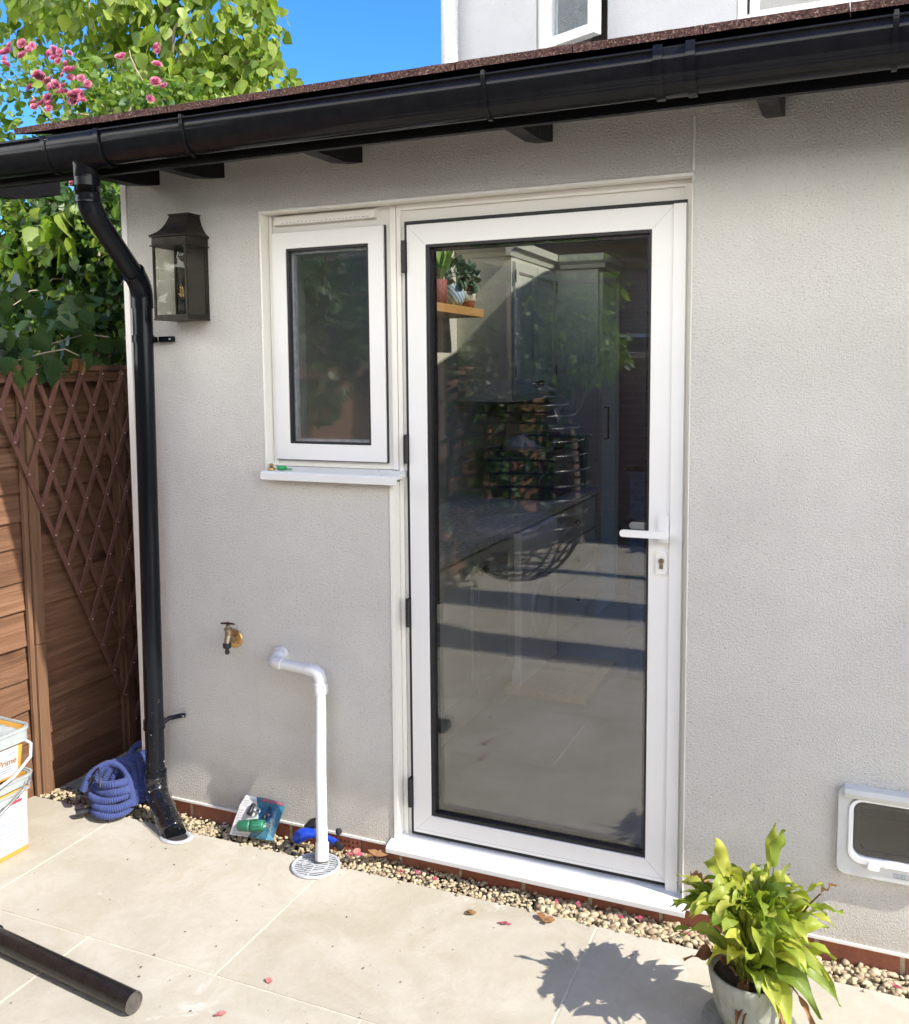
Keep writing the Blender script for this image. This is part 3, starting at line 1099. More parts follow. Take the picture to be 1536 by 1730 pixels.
dp = thing('downpipe', 'black plastic downpipe with bend, fixed to the wall corner', 'downpipe', (.13, -.07, 0))
def arc_pts(p0, p1, p2, r, n=6):
    """p0->p1->p2 with the corner at p1 rounded"""
    p0, p1, p2 = Vector(p0), Vector(p1), Vector(p2)
    a, c = (p0 - p1).normalized(), (p2 - p1).normalized()
    A, C = p1 + a * r, p1 + c * r
    return [A * (1 - t) ** 2 + p1 * 2 * t * (1 - t) + C * t * t for t in [i / n for i in range(n + 1)]]
T1, T2 = Vector((.176, -.352, 2.175)), Vector((.143, -.078, 1.945))
b = MB()
pth = [Vector((.177, -.352, 2.262)), Vector((.177, -.352, 2.22))] + arc_pts((.177, -.352, 2.26), T1, T2, .05)
mid1 = T1.lerp(T2, .14)
b.tube([Vector((.177, -.352, 2.268))] + pth[1:], .0385, 28)
b.tube([(.177, -.352, 2.262), (.177, -.352, 2.236)], .0415, 28)
b.tube([(.177, -.352, 2.190), (.177, -.352, 2.184)], .0405, 28)
build(b, 'top_bend', 'downpipe_black', dp)
b = MB()
b.tube([T1.lerp(T2, .10), T1.lerp(T2, .93)], .034, 28)
build(b, 'offset_pipe', 'downpipe_black', dp)
b = MB()
b.tube([T1.lerp(T2, .84)] + arc_pts(T1, T2, (.143, -.078, 1.7), .05) + [Vector((.143, -.078, 1.865))], .0382, 28)
b.tube([T1.lerp(T2, .82), T1.lerp(T2, .845)], .0412, 28)
build(b, 'lower_bend', 'downpipe_black', dp)
b = MB()
b.tube([(.143, -.078, 1.89), (.133, -.078, 1.0), (.122, -.078, .13)], .0345, 32)
build(b, 'pipe', 'downpipe_black', dp)
for z, x in ((1.757, .141), (.350, .1245)):
    b = MB()
    b.tube([(x, -.078, z - .013), (x, -.078, z + .013)], .0385, 28)
    if z > 1:
        b.box(x + .02, .220, -.022, -.002, z - .010, z + .010)
        b.box(x - .045, x, -.03, -.002, z - .010, z + .010)
    else:
        b.tube([(x + .03, -.07, z), (.165, -.045, z + .012), (.200, -.018, z + .018), (.214, -.012, z + .018)], .0085, 10)
        b.tube([(x, -.078, z - .020), (x, -.078, z - .014)], .0395, 28)
    pc = build(b, 'pipe_clip', 'downpipe_black', dp, .001, 1)
    b = MB()
    b.lathe([(0, .004), (.0035, .003), (.004, 0)], (.212, -.022 if z > 1 else -.020, z if z > 1 else z + .018), 10, 0, (0, -1, 0))
    build(b, 'clip_screw', 'wire_steel', pc)
b = MB()
sh = [Vector((.1225, -.078, .165))] + arc_pts((.1225, -.078, .16), (.124, -.08, .085), (.30, -.19, .0), .05) + [Vector((.255, -.162, .026)), Vector((.302, -.192, .003))]
b.tube(sh, [.0385] * (len(sh) - 1) + [.040], 28)
b.tube([(.1225, -.078, .168), (.1225, -.078, .158)], .0405, 28)
build(b, 'shoe', 'downpipe_black', dp)
# crumpled clear film wrapped round the foot
b = MB()
fp = [Vector((.1225, -.078, .15)), Vector((.124, -.080, .12)), Vector((.135, -.086, .09)), Vector((.17, -.11, .068)), Vector((.21, -.135, .048)), Vector((.25, -.160, .030)), Vector((.29, -.186, .012))]
fine = []
for i in range(len(fp) - 1):
    for k in range(5):
        fine.append(fp[i].lerp(fp[i + 1], k / 5))
fine.append(fp[-1])
b.tube(fine, .0425, 36, cap=False)
for i, q in enumerate(b.v):
    q = Vector(q)
    d = noise.noise(q * 55) * .0055 + noise.noise(q * 130) * .003
    ctr = min(fine, key=lambda c_: (c_ - q).length)
    b.v[i] = tuple(q + (q - ctr).normalized() * d)
flm = build(b, 'plastic_film', 'film_clear', dp)
sm_ = flm.modifiers.new('thick', 'SOLIDIFY'); sm_.thickness = .0006

gp = thing('gully_rim', 'pale oval gully surround under the downpipe shoe', 'gully', (.305, -.19, 0))
b = MB()
b.lathe([(.040, .0015), (.044, .006), (.055, .006), (.060, .0015)], (.305, -.192, 0), 40)
for i, q in enumerate(b.v):
    b.v[i] = (.305 + (q[0] - .305) * 1.08, -.192 + (q[1] + .192) * .8, q[2])
build(b, 'rim', 'drain_grey', gp)
b = MB()
b.lathe([(0, .0018), (.041, .0018)], (.305, -.192, 0), 40, smooth=False)
for i, q in enumerate(b.v):
    b.v[i] = (.305 + (q[0] - .305) * 1.08, -.192 + (q[1] + .192) * .8, q[2])
build(b, 'gully_opening', 'cavity_dark', gp)

sp = thing('soil_pipe', 'white vertical soil pipe at the corner of the upper storey', 'pipe', (.055, 2.93, 3.0))
b = MB()
b.tube([(.052, 2.925, 2.9), (.052, 2.925, 5.9)], .055, 28)
build(b, 'pipe', 'white_pipe_plastic', sp)
b = MB()
b.tube([(.052, 2.925, 4.42), (.052, 2.925, 4.5)], .062, 28)
build(b, 'socket_collar', 'white_pipe_plastic', sp)

# ================================================================== WALL FIXTURES
lan = thing('wall_lantern', 'aged bronze box lantern with candle bulb on the roughcast wall', 'lantern', (.303, 0, 1.81))
lx0, lx1, ly0, lz0, lz1 = .232, .375, -.122, 1.818, 2.075
b = MB()
t_ = .008
for x in (lx0, lx1 - t_):
    b.box(x, x + t_, ly0, ly0 + t_, lz0 + .006, lz1)
    b.box(x, x + t_, -.010, -.001, lz0 + .006, lz1)
b.box(lx0 - .002, lx1 + .002, ly0 - .002, -.001, lz0, lz0 + .006)
b.box(lx0 + t_, lx1 - t_, ly0, ly0 + .006, lz0 + .006, lz0 + .018)
b.box(lx0, lx0 + .006, ly0 + t_, -.010, lz0 + .006, lz0 + .018)
b.box(lx1 - .006, lx1, ly0 + t_, -.010, lz0 + .006, lz0 + .018)
fr = build(b, 'frame', 'aged_bronze', lan, .0008, 1)
b = MB()
b.box(lx0 + .012, lx1 - .012, -.009, -.003, lz0 + .01, lz1)
build(b, 'backplate', 'aged_bronze', lan)
b = MB()
b.box(lx0 - .001, lx1 + .001, ly0 - .001, -.001, lz1 - .003, lz1 + .025)
b.box(lx0 - .006, lx1 + .006, ly0 - .006, -.001, lz1 - .006, lz1 - .001)
b.box(lx0 - .007, lx1 + .007, ly0 - .007, -.001, lz1 + .025, lz1 + .031)
# swept roof
prof = [(0, .031), (.16, .037), (.36, .046), (.55, .060), (.70, .076), (.80, .092), (.86, .104)]
cxl = (lx0 + lx1) / 2
hw = (lx1 - lx0) / 2 + .009
dpth = -ly0 + .010
rings = [[(cxl - hw * (1 - f * .58), -dpth * (1 - f * .58) , lz1 + h), (cxl + hw * (1 - f * .58), -dpth * (1 - f * .58), lz1 + h),
          (cxl + hw * (1 - f * .58), -.001, lz1 + h), (cxl - hw * (1 - f * .58), -.001, lz1 + h)] for f, h in prof]
vs = [q for r_ in rings for q in r_]
fs = []
for i in range(len(rings) - 1):
    for k in range(4):
        fs.append((i * 4 + k, i * 4 + (k + 1) % 4, i * 4 + 4 + (k + 1) % 4, i * 4 + 4 + k))
fs.append((0, 3, 2, 1))
fs.append(tuple(len(vs) - 4 + k for k in range(4)))
b.add(vs, fs)
q = .42 * 1.18
b.box(cxl - hw * q - .004, cxl + hw * q + .004, -dpth * q - .004, -.001, lz1 + .104, lz1 + .110)
build(b, 'roof', 'aged_bronze', lan, .001, 1)
b = MB()
b.box(lx0 + t_, lx1 - t_, ly0 + .002, ly0 + .0045, lz0 + .019, lz1 - .006)
build(b, 'front_pane', 'lamp_glass', lan)
for x in (lx0 + .002, lx1 - .0045):
    b = MB()
    b.box(x, x + .0025, ly0 + t_, -.010, lz0 + .019, lz1 - .006)
    build(b, 'side_pane', 'lamp_glass', lan)
b = MB()
b.lathe([(0, 0), (.014, 0), (.014, .045), (.011, .05), (.011, .066), (0, .066)], (cxl, -.06, lz0 + .006), 20)
bh = build(b, 'bulb_holder', 'rubber_black', lan)
b = MB()
b.lathe([(.009, 0), (.016, .018), (.0175, .035), (.013, .055), (.006, .074), (.002, .092), (0, .096)], (cxl, -.06, lz0 + .072), 20)
build(b, 'bulb', 'lamp_glass', lan)
b = MB()
for dx in (-.005, .005):
    b.tube([(cxl + dx, -.06, lz0 + .082), (cxl + dx * .8, -.06, lz0 + .118)], .0012, 6)
build(b, 'filament', 'bulb_amber', lan)

tap = thing('garden_tap', 'brass outdoor tap with black hose connector on the wall', 'tap', (.44, 0, .685))
b = MB()
b.lathe([(0, .006), (.012, .008), (.030, .006), (.034, .003), (.0345, 0)], (.440, -.0005, .683), 32, 0, (0, -1, 0))
rose_ = build(b, 'wall_flange', 'brass', tap)
for a in (90, 215, 325):
    b = MB()
    b.lathe([(0, .008), (.0035, .0072), (.004, .005)], (.440 + .025 * math.cos(R(a)), -.0005, .683 + .025 * math.sin(R(a))), 10, 0, (0, -1, 0))
    build(b, 'flange_screw', 'terracotta', rose_)
b = MB()
b.tube([(.440, -.004, .683), (.443, -.020, .685)], .0120, 16)
b.tube([(.443, -.020, .685), (.4455, -.032, .688)], .0140, 6)
b.tube([(.4455, -.032, .688), (.4485, -.044, .693), (.452, -.054, .702)], [.0115, .0125, .0135], 16)
b.tube([(.450, -.048, .700), (.452, -.052, .716), (.452, -.054, .726)], [.0135, .0135, .0110], 16)
b.tube([(.452, -.054, .726), (.452, -.055, .736)], .0145, 6)
b.tube([(.452, -.055, .736), (.452, -.056, .746)], .0080, 12)
b.tube([(.452, -.054, .704), (.4525, -.062, .694), (.4525, -.064, .682)], [.012, .0105, .0100], 16)
build(b, 'body', 'tarnished_brass', tap)
b = MB()
b.tube([(.426, -.061, .7515), (.452, -.057, .7535), (.478, -.053, .7515)], [.0030, .0042, .0030], 10)
b.tube([(.452, -.056, .744), (.452, -.056, .757)], .0042, 10)
build(b, 'tap_handle', 'knob_bronze', tap)
b = MB()
b.lathe([(0, .000), (.0140, .000), (.0150, -.003), (.0150, -.014), (.012, -.018), (.0068, -.020), (.0068, -.026), (.0085, -.029), (.0085, -.036), (.0055, -.040), (0, -.040)], (.4525, -.064, .6835), 14)
build(b, 'hose_connector', 'plastic_black', tap)

wp = thing('waste_pipe', 'white plastic waste pipe bending from the wall down to a drain', 'pipe', (.66, 0, .64))
PR = .0192
by = -.066
b = MB()
b.tube([(.640, -.001, .652), (.640, -.022, .650)], .026, 24)
eb = arc_pts((.640, -.004, .650), (.640, by, .640), (.75, by, .636), .030, 8)
b.tube([Vector((.640, -.018, .648))] + eb + [Vector((.684, by, .6373))], .0228, 24)
build(b, 'elbow', 'white_pipe_plastic', wp)
b = MB()
b.tube([(.670, by, .638), (.808, by, .628)], PR, 24)
build(b, 'horizontal_pipe', 'white_pipe_plastic', wp)
b = MB()
eb = arc_pts((.77, by, .631), (.832, by, .6265), (.833, by, .54), .032, 8)
b.tube([Vector((.785, by, .630))] + eb + [Vector((.833, by, .552))], .0226, 24)
b.tube([(.833, by, .588), (.833, by, .553)], .0255, 24)
build(b, 'elbow', 'white_pipe_plastic', wp)
b = MB()
b.tube([(.833, by, .60), (.836, by - .008, .48), (.845, by - .030, .30), (.8705, -.138, .055)], PR, 28)
build(b, 'vertical_pipe', 'white_pipe_plastic', wp)
b = MB()
b.tube([(.8695, -.135, .066), (.8735, -.146, .012)], .0228, 24)
build(b, 'end_socket', 'white_pipe_plastic', wp)

dr = thing('drain_grate', 'round grey plastic drain grate under the white waste pipe', 'drain', (.862, -.168, 0))
dc = Vector((.864, -.170, 0))
b = MB()
b.lathe([(.070, .0020), (.071, .0065), (.076, .0085), (.0815, .0065), (.083, .0015)], dc, 56)
build(b, 'rim', 'drain_grey', dr)
b = MB()
b.lathe([(.042, .004), (.042, .0070), (.0455, .0070), (.0455, .004)], dc, 48, smooth=False)
for a in range(0, 360, 90):
    d = Vector((math.cos(R(a + 8)), math.sin(R(a + 8)), 0))
    b.tube([dc + d * .004 + Vector((0, 0, .0048)), dc + d * .0715 + Vector((0, 0, .0048))], .0021, 6)
for k in range(-5, 6):
    o_ = k * .0118
    half = math.sqrt(max(0, .0705 ** 2 - o_ ** 2))
    if half > .012:
        mt = Matrix.Translation(dc) @ Matrix.Rotation(R(38), 4, 'Z')
        b.box(-half, half, o_ - .0019, o_ + .0019, .0035, .0060, 0, mt)
build(b, 'grille', 'drain_grey', dr)
b = MB()
b.lathe([(0, .0025), (.072, .0025)], dc, 48, smooth=False)
build(b, 'drain_well', 'cavity_dark', dr)

# cat flap
cf = thing('cat_flap', 'grey and white pet flap set low in the wall right of the plant', 'pet flap', (2.58, 0, .36))
cx_, cz_ = 2.5855, .365
b = MB()
ring_frame(b, rounded(.268, .252, .026, 6, cx_, cz_), rounded(.206, .176, .022, 6, cx_, cz_ + .008), -.018, -.0005)
sur = build(b, 'surround', 'flap_grey', cf, .003)
b = MB()
b.prism([(-.0005, cz_ + .129), (-.030, cz_ + .125), (-.034, cz_ + .112), (-.028, cz_ + .098), (-.0185, cz_ + .097), (-.0185, cz_ + .120), (-.0005, cz_ + .121)], cx_ - .118, cx_ + .118, 'x')
build(b, 'hood', 'flap_grey', cf, .002)
b = MB()
ring_frame(b, rounded(.212, .182, .034, 6, cx_, cz_ + .006), rounded(.188, .158, .026, 6, cx_, cz_ + .012), -.024, .03)
build(b, 'inner_frame', 'flap_white', cf, .002)
b = MB()
ring_frame(b, rounded(.185, .154, .034, 6, cx_, cz_ + .012), rounded(.155, .124, .024, 6, cx_, cz_ + .012), -.012, -.004)
build(b, 'flap_rim', 'flap_plastic', cf, .001)
b = MB()
b.prism(rounded(.186, .155, .034, 6, cx_, cz_ + .012), -.006, -.003, 'y')
build(b, 'flap', 'flap_plastic', cf)
b = MB()
b.box(cx_ - .105, cx_ + .105, .281, .285, cz_ - .09, cz_ + .112)
build(b, 'tunnel_back', 'box_blue', cf)
b = MB()
b.prism(rounded(.030, .018, .006, 4, cx_ - .040, cz_ - .084), -.034, -.0185, 'y')
b.prism(rounded(.012, .008, .003, 4, cx_ - .008, cz_ - .078), -.030, -.0185, 'y')
build(b, 'latch', 'flap_white', cf, .002)
tm = Matrix.Translation((cx_ + .014, -.0182, cz_ - .1075)) @ Matrix.Rotation(R(90), 4, 'X')
b = MB()
ring_frame(b, rect(cx_ + .010, cx_ + .046, cz_ - .110, cz_ - .0965), rect(cx_ + .0115, cx_ + .0445, cz_ - .1085, cz_ - .098), -.0186, -.0178)
build(b, 'logo_border', 'ink_grey', sur)
text('SURE', .0115, 'ink_grey', tm, sur)
text('FLAP', .0115, 'ink_grey', Matrix.Translation((cx_ + .049, -.0182, cz_ - .1075)) @ Matrix.Rotation(R(90), 4, 'X'), sur)

# bits on the window sill
bf = MB()
bf.lathe([(0, 0), (.012, 0), (.013, .002), (.013, .008), (.0085, .009), (.0080, .022), (.0068, .023), (.0068, .020), (0, .020)], (.622, -.012, 1.2985), 16)
tag(build(bf, 'brass_fitting', 'brass', None, shift=(.622, -.012, 1.2985)), 'tiny brass hose fitting standing on the white window sill', 'fitting')
bf = MB()
bf.lathe([(.0150, 0), (.0165, .001), (.0165, .012), (.0150, .013), (.0142, .012), (.0142, .003), (0, .003)], (.660, -.004, 1.3015), 22)
bf.box(.676, .700, -.008, -.001, 1.3035, 1.3060)
tag(build(bf, 'green_fitting', 'plastic_bright_green', None, shift=(.660, -.004, 1.3015)), 'bright green plastic screw top lying on the white window sill', 'fitting')

# ================================================================== FENCE AND TRELLIS
fence = thing('timber_fence', 'brown overlapping board fence along the left side of the patio', 'fence', (-.42, -1, 0))
b = MB()
z = -.02
seams = [-.02, .10, .22, .345, .47, .60, .74, .86, .985, 1.09, 1.195, 1.30, 1.38, 1.49, 1.615]
for i in range(len(seams) - 1):
    z0, z1 = seams[i] - .012, seams[i + 1] + .010
    for (ya, yb) in ((-7.0, -3.58), (-3.55, -1.72), (-1.69, -.0785), (-.0755, .379), (.383, 2.2), (2.25, 3.4)):
        n = max(4, int((yb - ya) / .08))
        vs = []
        ph = rng.uniform(0, 50)
        for k in range(n + 1):
            yy = ya + (yb - ya) * k / n
            wv = noise.noise(Vector((yy * 2.3, ph, 0))) * .016 + noise.noise(Vector((yy * 9, ph, 3))) * .004
            wt = noise.noise(Vector((yy * 1.9, ph + 9, 0))) * .004
            vs += [(-.402 + wt, yy, z0 + wv), (-.414 + wt, yy, z0 + wv), (-.424, yy, z1), (-.416 + wt * .3, yy, z1)]
        fs = []
        for k in range(n):
            for q in range(4):
                fs.append((k * 4 + q, k * 4 + (q + 1) % 4, k * 4 + 4 + (q + 1) % 4, k * 4 + 4 + q))
        fs += [(3, 2, 1, 0), tuple(n * 4 + q for q in range(4))]
        b.add(vs, fs)
build(b, 'board_panel', 'fence_wood', fence)
b = MB()
for ya, yb in ((-7.0, -1.9), (-1.897, 3.4)):
    b.box(-.400, -.372, ya, yb, 1.604, 1.648)
    b.box(-.432, -.362, ya, yb, 1.6485, 1.672)
build(b, 'top_rail', 'fence_wood', fence, .002, 1)
for (ya, yb, zt) in ((-.128, -.079, 1.603), (.355, .400, 1.603), (-1.72, -1.675, 1.603), (-3.58, -3.53, 1.603)):
    b = MB()
    cut = .585 if ya == -.128 else None
    if cut:
        b.box(-.4005, -.3725, ya, yb, -.03, cut)
        b.box(-.4005, -.3740, ya + .003, yb + .001, cut + .002, zt)
    else:
        b.box(-.4005, -.374, ya, yb, -.03, zt)
    b.box(-.398, -.382, ya - .022, ya - .001, -.02, zt)
    build(b, 'batten', 'post_wood', fence, .002, 1)

tr = thing('trellis', 'reddish brown expanding wooden trellis screwed to the fence', 'trellis', (-.36, .05, 1.6))
dy, dz = .0572, .1262
yb0, zb0 = -.255, 1.510
b = MB()
def lath(b, ya, za, yb, zb, x):
    d = Vector((0, yb - ya, zb - za))
    L = d.length
    d.normalize()
    n = Vector((0, -d.z, d.y)) * .0105
    ex = Vector((.0065, 0, 0))
    p0, p1 = Vector((x, ya, za)) - d * .012, Vector((x, yb, zb)) + d * .012
    vs = [p0 - n, p0 + n, p0 + n + ex, p0 - n + ex, p1 - n, p1 + n, p1 + n + ex, p1 - n + ex]
    b.add(vs, [(0, 1, 2, 3), (7, 6, 5, 4), (0, 4, 5, 1), (1, 5, 6, 2), (2, 6, 7, 3), (3, 7, 4, 0)])
pins = []
YM = .62
ztop = zb0 + dz
# laths running down to the right, the first is the lower edge of the triangle
for k in range(8):
    y0_ = yb0 - dy + k * 2 * dy if k else yb0
    z0_ = ztop if k else zb0
    n = min(int((YM - y0_) / dy), 9 if k == 0 else 11)
    n = {0: 10, 1: 11, 2: 10}.get(k, n)
    lath(b, y0_, z0_, y0_ + n * dy, z0_ - n * dz, -.3655)
# more laths left of the first to close the top edge out of the picture
for k in range(1, 5):
    n = 11 - 0
    y0_ = yb0 - k * 2 * dy
    lath(b, y0_, zb0 + dz * 0, y0_ - dy, zb0 + dz, -.3655)
for k in range(0, 12):
    ya, za = yb0 + k * dy, zb0 - k * dz
    n = k + 1
    lath(b, ya, za, ya + n * dy, za + n * dz, -.3585)
    for q in range(n + 1):
        pins.append((ya + q * dy, za + q * dz))
for k in range(1, 7):
    ya = yb0 - k * 2 * dy
    lath(b, ya, zb0, ya + dy, ztop, -.3585)
build(b, 'lattice', 'trellis_wood', tr, .001, 1)
r0_ = None
for (y, z) in [p_ for p_ in pins if p_[0] < .47 and p_[0] > -.28]:
    if r0_ is None:
        bb = MB()
        bb.lathe([(0, .0022), (.0028, .0015), (.003, 0)], (0, 0, 0), 8, 0, (1, 0, 0))
        r0_ = build(bb, 'rivet', 'wire_steel', tr)
        for v in r0_.data.vertices:
            v.co += ORG[tr.name]
        o = r0_
    else:
        o = r0_.copy()
        col.objects.link(o)
    o.location = Vector((-.3520, y, z)) - ORG[tr.name]

fence.location.x -= .05
tr.location.x -= .05
tr.location.y += .030
for o_ in fence.children:
    if o_.name.startswith('batten'):
        o_.location.y += .030

# ================================================================== LEAF TOOLS
HEART = [(0, .02), (.10, .36), (.28, .47), (.50, .40), (.72, .24), (.90, .08), (1.0, .0)]
OVAL = [(0, .02), (.2, .20), (.5, .27), (.8, .17), (1.0, .0)]
LANCE = [(0, .015), (.15, .10), (.4, .145), (.7, .105), (.9, .04), (1.0, .0)]
def leaf(b, base, tip_dir, side, size, shape, fold=.25, curl=.3, mi=0, width=1.0, wave=0.0):
    """one leaf: outline mirrored about the midrib, folded along it and curling towards the tip"""
    d = Vector(tip_dir).normalized()
    s = (Vector(side) - d * Vector(side).dot(d))
    if s.length < 1e-4:
        s = d.orthogonal()
    s.normalize()
    nrm = d.cross(s)
    vs, fs = [], []
    ph = random.random() * 6
    for i, (u, w_) in enumerate(shape):
        c = Vector(base) + d * (u * size) - nrm * (curl * u * u * size * .5)
        w2 = w_ * size * width
        wv = wave * size * math.sin(u * 9 + ph)
        lift = nrm * (fold * w2)
        vs += [c - s * w2 + lift + nrm * wv, c, c + s * w2 + lift - nrm * wv]
    for i in range(len(shape) - 1):
        o = i * 3
        fs += [(o, o + 1, o + 4, o + 3), (o + 1, o + 2, o + 5, o + 4)]
    b.add(vs, fs, mi, True)

def rvec(r):
    while True:
        v = Vector((r.uniform(-1, 1), r.uniform(-1, 1), r.uniform(-1, 1)))
        if .05 < v.length < 1:
            return v

def crown(b, blobs, count, size, shape, hang=.5, r=rng, shell=.35, clump=6, width=1.0, keep=None, spread=.09):
    """leaves in small sprays through a set of ellipsoids (centre, radii, weight)"""
    tot = sum(q[2] for q in blobs)
    for c, rad, wt in blobs:
        n = int(count * wt / tot / clump)
        for _ in range(n):
            v = rvec(r)
            v = v.normalized() * (v.length ** shell)
            p = Vector(c) + Vector((v.x * rad[0], v.y * rad[1], v.z * rad[2]))
            p += rvec(r) * .06
            for k in range(clump):
                q = p + rvec(r) * spread
                if keep and not keep(q):
                    continue
                d = rvec(r) * (1 - hang) + Vector((0, 0, -1)) * hang + v * .25
                leaf(b, q, d, rvec(r), size * r.uniform(.45, 1.3), shape, r.uniform(.05, .4), r.uniform(-.1, .5), 0, width)

def branchy(b, p0, targets, r0, r=rng, wig=.05, seg=6):
    for t in targets:
        p0v, t = Vector(p0), Vector(t)
        pts = []
        n = 7
        o = rvec(r) * wig
        for i in range(n + 1):
            f = i / n
            q = p0v.lerp(t, f) + Vector((0, 0, .12)) * math.sin(f * math.pi) * (t - p0v).length * .4
            q += rvec(r) * wig * math.sin(f * math.pi) + o * math.sin(f * math.pi) * 2
            pts.append(q)
        b.tube(pts, [r0 * (1 - .85 * i / n) + .002 for i in range(n + 1)], seg)

notHouse = lambda q: not (q.x > -.05 and q.y > -.45) and not (q.x > -.36 and q.z < 1.7)

# ---- heart-leaved tree behind the fence
t1 = thing('heart_leaved_tree', 'leafy tree with big heart-shaped leaves rising beyond the fence against blue sky', 'tree', (-2.1, 2.6, 0))
blobs = [((-1.95, 1.9, 4.05), (.75, .45, .42), 2.3), ((-1.25, 2.0, 3.75), (.52, .4, .45), 2.0), ((-1.02, 2.1, 3.25), (.42, .4, .36), 1.5),
         ((-1.6, 2.1, 3.35), (.5, .4, .35), 1.3), ((-.86, 2.0, 3.45), (.20, .2, .35), .6), ((-2.7, 2.1, 4.1), (.35, .3, .3), .4), ((-1.35, 2.0, 4.35), (.5, .4, .3), .9)]
hb = [((-1.45, 1.0, 2.28), (.34, .30, .30), 1.0), ((-1.30, .9, 1.98), (.26, .22, .20), .55), ((-1.05, .8, 2.25), (.22, .25, .25), .5), ((-1.15, 1.2, 2.45), (.25, .25, .2), .3)]
b = MB()
cr = random.Random(3)
crown(b, blobs, 4300, .080, HEART, .55, cr, .5, 5, .95, notHouse, .12)
crown(b, hb, 420, .125, HEART, .7, cr, .45, 4, .95, notHouse, .10)
build(b, 'crown', 'heart_leaf', t1)
b = MB()
b.tube([(-2.1, 2.6, -.1), (-2.0, 2.5, 1.2), (-1.85, 2.3, 2.3), (-1.75, 2.15, 2.9)], [.07, .06, .045, .03], 12)
branchy(b, (-1.85, 2.3, 2.3), [q[0] for q in blobs] + [q[0] for q in hb[:2]], .022, cr)
branchy(b, (-1.75, 2.15, 2.9), [(-.75, 2.0, 3.75), (-.9, 2.1, 3.2), (-1.2, 1.9, 4.2), (-1.9, 1.9, 4.5), (-1.5, 2, 4.6), (-.7, 1.9, 3.45)], .014, cr, .07)
build(b, 'trunk', 'twig_pale', t1)

# ---- climbing rose in front of it
t2 = thing('climbing_rose', 'climbing rose bush with pink blossom clusters above the fence', 'rose bush', (-1.1, .6, 0))
rb = [((-1.40, 1.05, 2.95), (.42, .24, .36), 2.0), ((-1.0, 1.1, 2.85), (.34, .26, .28), 1.5), ((-.68, 1.1, 2.88), (.30, .25, .24), 1.2),
      ((-1.5, .8, 2.25), (.34, .30, .34), 1.5), ((-1.0, .8, 2.15), (.30, .3, .32), 1.1), ((-.9, .7, 1.85), (.35, .3, .16), .8), ((-1.55, .7, 1.85), (.3, .3, .18), .8),
      ((-.62, .8, 2.35), (.16, .25, .3), .5)]
b = MB()
crown(b, rb, 5200, .052, OVAL, .25, cr, .5, 7, 1.1, notHouse, .06)
build(b, 'foliage', 'rose_leaf', t2)
b = MB()
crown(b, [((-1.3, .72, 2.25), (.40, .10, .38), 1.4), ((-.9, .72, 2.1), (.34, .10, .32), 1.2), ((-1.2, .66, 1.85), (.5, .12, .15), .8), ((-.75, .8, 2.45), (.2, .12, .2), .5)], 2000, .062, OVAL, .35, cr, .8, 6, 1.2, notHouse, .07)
build(b, 'shade_toned_foliage', 'dark_leaf', t2)  # extra front leaves, deep shade above the fence put into their dark colour
b = MB()
for k in range(5):
    s0 = (-1.1 + k * .07, .6 + k * .05, -.1)
    branchy(b, (-1.1 + k * .03, .65, .9), [rb[(k * 2) % 8][0], rb[(k * 2 + 1) % 8][0]], .012, cr, .06)
    b.tube([s0, (-1.1 + k * .03, .65, .9)], .013, 8)
for _ in range(36):
    q = rb[cr.randrange(8)]
    c = Vector(q[0]) + rvec(cr) * .3
    branchy(b, q[0], [c + rvec(cr) * .25], .004, cr, .03, 5)
build(b, 'stems', 'twig_pale', t2)
bm_ = MB()
for ring in range(5):
    n = 4 + ring * 2
    for k in range(n):
        a = k / n * 6.283 + ring * .7
        el = .15 + ring * .30
        d = Vector((math.cos(a) * math.sin(el), math.sin(a) * math.sin(el), math.cos(el)))
        sd = Vector((-math.sin(a), math.cos(a), 0))
        leaf(bm_, d * .006, d + Vector((0, 0, .25)), sd, .030 + .003 * ring, [(0, .1), (.4, .42), (.8, .40), (1, .22)], .35, -.5 + ring * .2)
blossom0 = None
clusters = [((-1.38, .80, 3.18), .08, 7), ((-1.28, .80, 3.23), .05, 4), ((-1.13, .80, 3.19), .07, 7), ((-1.04, .80, 3.14), .05, 5), ((-1.22, .80, 3.05), .08, 7),
            ((-1.09, .80, 3.00), .06, 6), ((-.97, .80, 2.95), .05, 7), ((-1.18, .80, 2.93), .07, 8), ((-.94, .80, 2.99), .05, 4), ((-1.01, .80, 3.06), .05, 5),
            ((-.70, .80, 3.09), .02, 2), ((-.49, .80, 3.12), .03, 3), ((-.49, .80, 3.03), .02, 1), ((-.48, .80, 2.95), .03, 3), ((-.55, .80, 2.89), .02, 1), ((-1.35, .80, 2.58), .04, 3), ((-1.48, .80, 2.30), .05, 4), ((-1.03, .8, 2.55), .02, 1)]
vis = []
for c, rad, n in clusters:
    for _ in range(n):
        p = Vector(c) + rvec(cr) * rad * .8
        if blossom0 is None:
            o = build(bm_, 'blossom', 'petal_pink', t2)
            blossom0 = o
        else:
            o = blossom0.copy()
            col.objects.link(o)
        o.location = p - Vector((-1.1, .6, 0))
        if o is blossom0:
            # mesh was shifted by the parent's origin, undo it
            for v in o.data.vertices:
                v.co += Vector((-1.1, .6, 0))
        o.rotation_euler = (cr.uniform(.5, 1.4), cr.uniform(-.6, .6), cr.uniform(-1.0, 1.2))
        s = cr.uniform(.36, .60)
        o.scale = (s, s, s)

